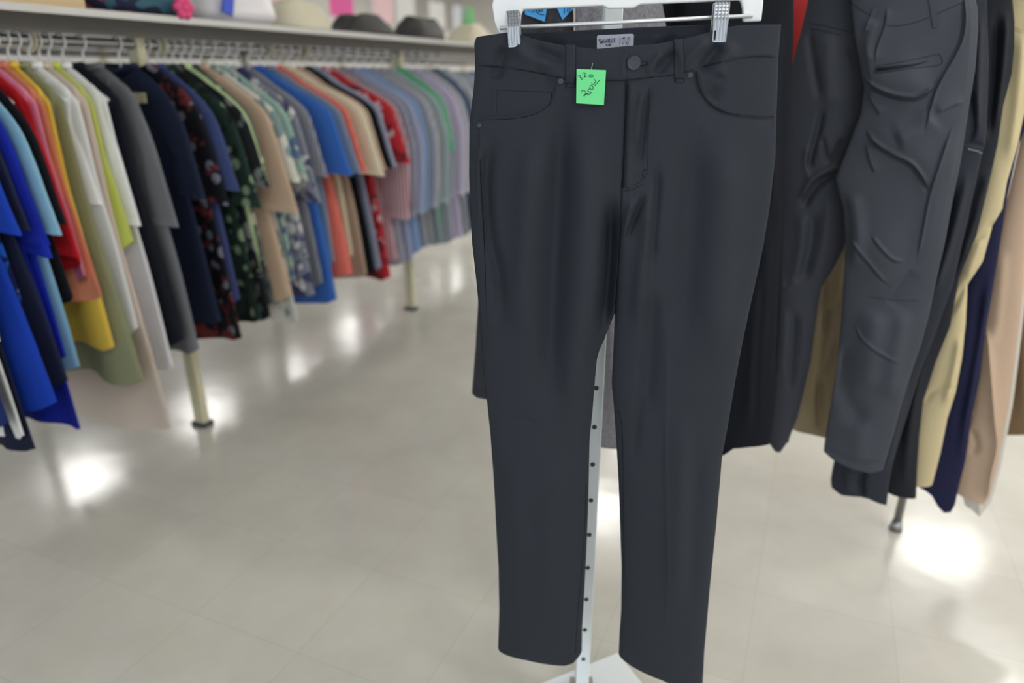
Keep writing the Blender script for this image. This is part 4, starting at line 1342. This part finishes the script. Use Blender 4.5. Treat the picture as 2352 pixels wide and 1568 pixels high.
def shirt(i, row, s):
    px, hy, sl, rgb, pat, c2, c3, desc = row
    r_ = random.Random(100 + i)
    # reach of the sleeve so that its outer edge shows where the photo has it
    lo, hi = 0.17, 0.42
    for _ in range(30):
        mid = (lo + hi) / 2
        if projpx(LP(s, mid, 0.95))[0] < px: lo = mid
        else: hi = mid
    reach = (lo + hi) / 2
    k = reach / 0.30
    zl, zh = 0.1, 1.1
    for _ in range(30):
        zm = (zl + zh) / 2
        if projpx(LP(s, (0.28 if hy > 850 else 0.20) * k, zm))[1] > hy: zl = zm
        else: zh = zm
    hem = max(0.14, min(0.8, (zl + zh) / 2))
    Lb = Zn - hem
    yaw = -AR + math.radians(r_.uniform(-4, 4))
    root = empty('shirt', tuple(LP(s, 0, hem)), yaw)
    tag(root, desc + ' on the left rack', 'shirt', 'shirts on the left rack')
    m = fabric('shirt_' + desc.replace(' ', '_')[:40], rgb, pat, c2, c3, scale=(16 if pat in ('floral', 'print') else 22), rough=0.88, wbump=0.0)
    ph = r_.uniform(0, 6.28); ph2 = r_.uniform(0, 6.28); kf = r_.choice([3, 4, 5])
    sw = 0.195 * (0.75 + 0.25 * k)
    top = Zn - hem

    def drape(u, v):
        return 0.010 * v ** 0.8 * math.sin(kf * u * 2.2 + ph) + 0.006 * v * math.sin(7 * u + ph2 + 3 * v)
    nu_, nv_ = 30, 26
    vf, vb = [], []
    for j in range(nv_ + 1):
        v = j / nv_
        for q in range(nu_ + 1):
            u = -1 + 2 * q / nu_
            au = abs(u)
            w = sw * (1 + (0.42 if hem < 0.45 else 0.25) * v) * (1 - 0.05 * math.exp(-((v - 0.35) / 0.2) ** 2))
            neck = 0.32
            zt = top - (0.0 if au < neck else 0.0) - 0.085 * max(0, (au - neck) / (1 - neck)) ** 1.3 - (0.018 * (1 - (au / neck) ** 2) if au < neck else 0)
            zb = 0.012 * math.sin(5 * u + ph) * 0.7 + (0.02 if au > 0.85 else 0.0) * (au - 0.85) / 0.15
            z_ = zt + (zb - zt) * v
            x_ = u * w
            t = 0.011 * math.sqrt(max(0, 1 - u * u)) * min(1, (v * 7 + 0.05)) ** 0.5 + 0.0008
            if au < neck: t = max(t, 0.011 * (1 - v))
            dr = drape(u, v)
            vf.append((x_, -t + dr, z_))
            vb.append((x_, t + dr, z_))
    n1 = (nv_ + 1) * (nu_ + 1)
    nc = nu_ + 1
    ff = sheet_faces(nv_ + 1, nc, 0, True) + sheet_faces(nv_ + 1, nc, n1, False)
    for j in range(nv_):
        for q in (0, nu_):
            a, c = j * nc + q, (j + 1) * nc + q
            ff.append((a, c, n1 + c, n1 + a))
    for q in range(nu_):
        ff.append((q, q + 1, n1 + q + 1, n1 + q))
    mk('body', vf + vb, ff, m, root, True, True)
    # sleeves: the outer edge carries on from the shoulder line, the inner edge starts under the arm
    drop = 0.36 if sl == 's' else (0.60 if sl == 'l' else sl)
    for side in (1, -1):
        rc = reach if side > 0 else 0.27
        if drop < 0.5:
            outer = [(sw * 0.50, top - 0.026), (sw * 0.86, top - 0.058), (rc * 0.84, top - 0.13), (rc * 0.94, top - 0.21), (rc, top - 0.29), (rc * (1.05 + 0.6 * (drop - 0.34)), top - drop)]
            inner = [(sw * 0.42, top - 0.10), (sw * 0.62, top - 0.19), (sw * 0.78, top - 0.24), (rc * 0.66, top - 0.27), (rc * 0.58, top - 0.31), (rc * 0.55, top - drop + 0.012)]
        else:
            outer = [(sw * 0.50, top - 0.026), (sw * 0.86, top - 0.058), (rc * 0.84, top - 0.13), (rc * 0.94, top - 0.21), (rc, top - 0.29), (rc * 1.0, top - 0.42), (rc * 0.97, top - drop)]
            inner = [(sw * 0.42, top - 0.10), (sw * 0.62, top - 0.19), (sw * 0.78, top - 0.24), (rc * 0.64, top - 0.28), (rc * 0.56, top - 0.33), (rc * 0.58, top - 0.45), (rc * 0.60, top - drop + 0.01)]
        po, pi_ = smooth_poly(outer, 5), smooth_poly(inner, 5)
        vv = []
        nn = 16
        bend = r_.uniform(-0.008, 0.008)
        for a_, (o_, i_) in enumerate(zip(po, pi_)):
            tt = a_ / (len(po) - 1)
            for q in range(nn):
                an = 2 * math.pi * q / nn
                cu_ = 0.5 + 0.5 * math.cos(an)
                th = 0.0125 * (0.9 + 0.15 * tt)
                pt = i_ + (o_ - i_) * cu_
                vv.append((side * pt[0], math.sin(an) * th + bend * tt + 0.004 * math.sin(2.5 * cu_ * 3 + ph) * tt, pt[1]))
        f2 = [(a_ * nn + q, a_ * nn + (q + 1) % nn, (a_ + 1) * nn + (q + 1) % nn, (a_ + 1) * nn + q) for a_ in range(len(po) - 1) for q in range(nn)]
        f2.append(tuple(range(nn)))
        f2.append(tuple(range((len(po) - 1) * nn, len(po) * nn))[::-1])
        if side > 0:
            f2 = [q[::-1] for q in f2]
        mk('sleeve', vv, f2, m, root, True, True)
    # collar
    bb_ = MB()
    cp = []
    for a_ in np.linspace(0, 2 * math.pi, 20, endpoint=False):
        cp.append((0.062 * math.cos(a_), 0.016 * math.sin(a_), top + 0.002 - 0.020 * (1 - abs(math.cos(a_))) * (1 if math.sin(a_) < 0 else 0.15)))
    bb_.tube(cp, 0.0095, 7, close=True)
    bb_.build('collar', m, root, True, True)
    if 'small tag' in desc:
        bb_ = MB(); bb_.box((0.085, -0.020, top - 0.085), (0.055, 0.002, 0.028))
        bb_.build('ticket', M_collar_tag, root, False, True)
    return root


def rack_hanger(s, desc):
    global hang_proto
    if hang_proto is None:
        hang_proto = empty('clothes_hanger', (0, 0, 0))
        bb_ = MB()
        pr = [(-0.145, -0.082), (-0.09, -0.045), (-0.025, -0.012), (0, -0.004), (0.025, -0.012), (0.09, -0.045), (0.145, -0.082)]
        bb_.tube([(x, 0, z - 0.085) for x, z in smooth_poly(pr, 4)], [0.0045 + 0.0035 * math.exp(-((i_ - 12) / 6.0) ** 2) for i_ in range(25)], 8)
        bb_.build('shoulder_bar', M_white, hang_proto, True, True)
        bb_ = MB()
        pts_ = [(0, 0, -0.080), (0, 0, -0.050), (0.0, 0, -0.046)]
        for a_ in np.linspace(-70, 190, 14):
            pts_.append((0.0205 * math.cos(math.radians(a_)), 0, -0.0205 + 0.0045 + 0.0205 * math.sin(math.radians(a_))))
        bb_.tube(pts_, 0.0028, 7)
        bb_.build('hook', M_white, hang_proto, True, True)
        h = hang_proto
    else:
        h = copy_tree(hang_proto)
    h.location = LP(s, 0, 1.3012)
    h.rotation_euler = (0, 0, -AR)
    tag(h, 'white hanger carrying the ' + desc, 'hanger', 'shirt hangers on the left rack')


for i, (row, s) in enumerate(zip(SH, SS)):
    shirt(i, row, s)
    rack_hanger(s, row[7])

# extra rack of dark tops, added behind to darken the floor
floor_shade_rack = copy_tree(rack)
floor_shade_rack.location = LP(0, -0.95, 0)
tag(floor_shade_rack, 'second clothes rack standing parallel behind the left rack', 'clothes rack')
dark = [o for o in bpy.data.objects if o.name.startswith('shirt') and o.parent is None and any(w in o['label'] for w in ('navy', 'black', 'dark', 'grey', 'indigo', 'olive')) and 'low' not in o['label']]
k = 0
s_ = -1.35
while s_ < 4.3:
    src = dark[k % len(dark)]
    c = copy_tree(src)
    kz = 0.49 / (Zn - src.location.z)
    c.location = Vector(LP(s_, -0.95, Zn - 0.49))
    c.scale = (0.85, 0.9, kz)
    tag(c, 'short dark top on the second rack behind the left rack', 'shirt', 'garments on the second rack')
    k += 1
    s_ += 0.075

# size dividers on the rail
for (s, nm) in ((-0.33, 'cream size divider on the left rail above the white shirt'), (0.08, 'cream size divider on the left rail above the grey shirt'),
                (0.56, 'cream size divider on the left rail above the leaf print shirt'), (0.76, 'cream size divider on the left rail above the middle bright blue shirt')):
    bb = MB()
    c = LP(s, 0, 1.292)
    ring = []
    n = 20
    for (rr, yy) in ((0.0145, -0.0015), (0.040, -0.0015), (0.040, 0.0015), (0.0145, 0.0015)):
        for k in range(n):
            a = 2 * math.pi * k / n
            ring.append(c + PX3 * rr * math.cos(a) + np.array([0, 0, rr * math.sin(a)]) + RX3 * yy)
    ff = [(i * n + k, i * n + (k + 1) % n, ((i + 1) % 4) * n + (k + 1) % n, ((i + 1) % 4) * n + k) for i in range(4) for k in range(n)]
    bb.add(ring, ff)
    tag(bb.build('size_divider', M_cream, None), nm, 'size divider', 'size dividers on the left rail')

# ------------------------------------------------------------------ goods on the top shelf
SZ = 1.3545


def lathe_bag(name, label, cat, s, l, w, d, h, mat, squash=0.75, lump=0.1, seed=0, handle=None, hmat=None):
    """a soft bag: superellipse footprint that narrows to the mouth"""
    r_ = random.Random(seed)
    n, m_ = 28, 12
    root = empty(name, tuple(LP(s, l, SZ)))
    tag(root, label, cat)
    vv = []
    for j in range(m_ + 1):
        t = j / m_
        sc_ = (1 - (1 - squash) * t) * (1 - 0.35 * max(0, 0.12 - t) / 0.12)
        for k in range(n):
            a = 2 * math.pi * k / n
            ca, sa = math.cos(a), math.sin(a)
            x = math.copysign(abs(ca) ** 0.6, ca) * w / 2 * sc_ * (1 + lump * math.sin(3 * a + seed + 4 * t))
            y = math.copysign(abs(sa) ** 0.6, sa) * d / 2 * sc_ * (1 + lump * math.sin(2 * a + seed * 2 + 5 * t))
            vv.append(LP(s, l, SZ) + RX3 * x + PX3 * y + np.array([0, 0, h * t + 0.012 * lump * 8 * math.sin(2 * a + seed) * t]))
    f2 = [(j * n + k, j * n + (k + 1) % n, (j + 1) * n + (k + 1) % n, (j + 1) * n + k) for j in range(m_) for k in range(n)]
    f2.append(tuple(range(n))[::-1]); f2.append(tuple(range(m_ * n, (m_ + 1) * n)))
    mk('body', vv, f2, mat, root)
    if handle:
        bb_ = MB()
        bb_.tube([LP(s, l, SZ) + RX3 * (w * 0.25 * math.cos(a)) + np.array([0, 0, h * 0.95 + handle * math.sin(a)]) for a in np.linspace(0, math.pi, 14)], 0.006, 8)
        bb_.build('handle', hmat or mat, root, smooth=True)
    return root


M_box = solid('tan_woven_straw', (212, 186, 144), 0.8, bump=0.3, scale=300)
M_bagd = fabric('dark_floral_canvas', (36, 40, 66), 'print', (150, 70, 110), (60, 96, 110), scale=14)
M_pink = solid('pink_felt', (222, 80, 130), 0.9)
M_plast = solid('milky_plastic_film', (226, 222, 226), 0.35)
M_bluep = solid('blue_print_patch', (60, 84, 200), 0.6)
M_creamb = fabric('cream_canvas', (214, 206, 184), rough=0.85)
M_grayb = fabric('charcoal_leather', (62, 60, 60), rough=0.6)

for (s, w, nm) in ((-0.90, 0.55, 'long tan straw storage box on the shelf at the upper left'), (-0.42, 0.36, 'tan straw storage box on the shelf beside the floral bag')):
    root = empty('storage_box', tuple(LP(s, 0, SZ)))
    tag(root, nm, 'box')
    bb = MB(); bb.box(LP(s, 0, SZ + 0.07), (w, 0.26, 0.14), RX3, PX3, bev=0.006); bb.build('body', M_box, root)
    bb = MB(); bb.box(LP(s, 0, SZ + 0.152), (w + 0.012, 0.272, 0.024), RX3, PX3, bev=0.005); bb.build('lid', M_box, root)
r = lathe_bag('floral_bag', 'dark floral canvas bag with a pink flower on the rack shelf', 'bag', 0.0, 0.02, 0.34, 0.22, 0.16, M_bagd, 0.8, 0.05, 3, 0.08, M_grayb)
bb = MB()
c = LP(0.055, 0.155, SZ + 0.03)
for k in range(6):
    a = k * math.pi / 3
    cc = c + RX3 * 0.022 * math.cos(a) + np.array([0, 0, 0.020 * math.sin(a)])
    bb.tube([cc, cc + PX3 * 0.012], [0.016, 0.010], 10)
bb.tube([c, c + PX3 * 0.016], [0.014, 0.010], 10)
bb.build('flower', M_pink, r, smooth=True)
r = lathe_bag('plastic_bag', 'white plastic carrier bag with a blue patch on the rack shelf', 'bag', 0.39, 0.0, 0.34, 0.24, 0.20, M_plast, 0.65, 0.10, 5)
bb = MB(); bb.box(LP(0.27, 0.126, SZ + 0.065), (0.045, 0.008, 0.08), RX3 * 0.9 + np.array([0, 0, -0.3]), PX3, np.array([0, 0, 1]) * 0.95 + RX3 * 0.3)
bb.build('blue_patch', M_bluep, r)
lathe_bag('canvas_pouch', 'cream printed pouch on the rack shelf right of the plastic bag', 'bag', 0.75, 0.0, 0.28, 0.2, 0.10, M_creamb, 0.7, 0.08, 9)
lathe_bag('clutch_bag', 'charcoal leather clutch lying on the rack shelf', 'bag', 1.19, 0.0, 0.42, 0.2, 0.085, M_grayb, 0.55, 0.10, 11)
lathe_bag('handbag', 'dark grey handbag on the rack shelf beyond the clutch', 'bag', 1.66, 0.02, 0.40, 0.2, 0.10, M_grayb, 0.5, 0.12, 14)
lathe_bag('sun_hat', 'cream sun hat on the rack shelf at its right end', 'hat', 2.26, 0.0, 0.40, 0.28, 0.11, M_creamb, 0.35, 0.05, 17)

# a white display unit in the next aisle, with goods hung on it
M_peg = solid('white_pegboard', (228, 226, 224), 0.6)


def GP(a, l, z):
    return LP(a, l, z)


unit = empty('display_unit', tuple(GP(2.0, -3.4, 0)))
tag(unit, 'tall white pegboard display unit behind the left clothes rack', 'display unit')
bb = MB(); bb.box(GP(3.6, -3.5, 0.9), (12.0, 0.06, 1.8), RX3, PX3); bb.build('panel', M_peg, unit)
bb = MB(); bb.box(GP(3.6, -3.35, 0.06), (12.0, 0.36, 0.12), RX3, PX3); bb.build('base', M_peg, unit)
for k in range(12):
    bb = MB()
    bb.box(GP(-1.6 + k * 1.05, -3.455, 0.9), (0.035, 0.03, 1.7), RX3, PX3)
    bb.build('upright', M_cream, unit)
for z_ in (0.55, 0.95):
    bb = MB(); bb.box(GP(3.6, -3.33, z_), (12.0, 0.26, 0.02), RX3, PX3)
    bb.build('shelf', M_peg, unit)
cols = [((246, 110, 180), 'bright pink'), ((250, 214, 220), 'pale pink'), ((238, 238, 240), 'white'), ((120, 210, 130), 'green'), ((220, 226, 236), 'pale blue')]
k = 0
for (px, py, ci) in ((795, -14, 0), (890, 0, 1), (940, 10, 2), (640, -6, 1), (1010, 4, 2), (1094, -12, 3), (560, 6, 2), (1062, 10, 4)):
    lo, hi = -2.0, 9.0
    for _ in range(40):
        mid = (lo + hi) / 2
        if projpx(LP(mid, -3.4, 1.5))[0] < px: lo = mid
        else: hi = mid
    s = lo
    z_ = 1.2 + 0.0
    zl, zh = 1.0, 2.0
    for _ in range(40):
        zm = (zl + zh) / 2
        if projpx(LP(s, -3.4, zm))[1] > py: zl = zm
        else: zh = zm
    m = solid('card_' + cols[ci][1].replace(' ', '_') + str(k), cols[ci][0], 0.7)
    c = LP(s, -3.42, zl)
    root = empty('hanging_pack', tuple(c))
    tag(root, ['bright pink pack hanging in the middle of the white display', 'pale pink pack hanging right of the bright pink one', 'white pack hanging right of the two pink ones',
               'pale pink pack hanging left of the bright pink one', 'white pack hanging near the sun hat', 'green pack hanging just left of the charcoal trousers',
               'white pack hanging above the plastic carrier bag', 'pale blue pack hanging beside the green one'][k], 'pack', 'packs hung on the white display')
    bb = MB(); bb.box(c, (0.42, 0.03, 0.34), RX3, PX3, bev=0.008); bb.build('card', m, root)
    bb = MB(); bb.tube([c + np.array([0, 0, 0.168]), c + np.array([0, 0, 0.188])], 0.02, 8); bb.tube([c + np.array([0, 0, 0.185]) - PX3 * 0.05, c + np.array([0, 0, 0.185]) + PX3 * 0.02], 0.003, 6)
    bb.build('peg_hook', M_steel, root)
    k += 1
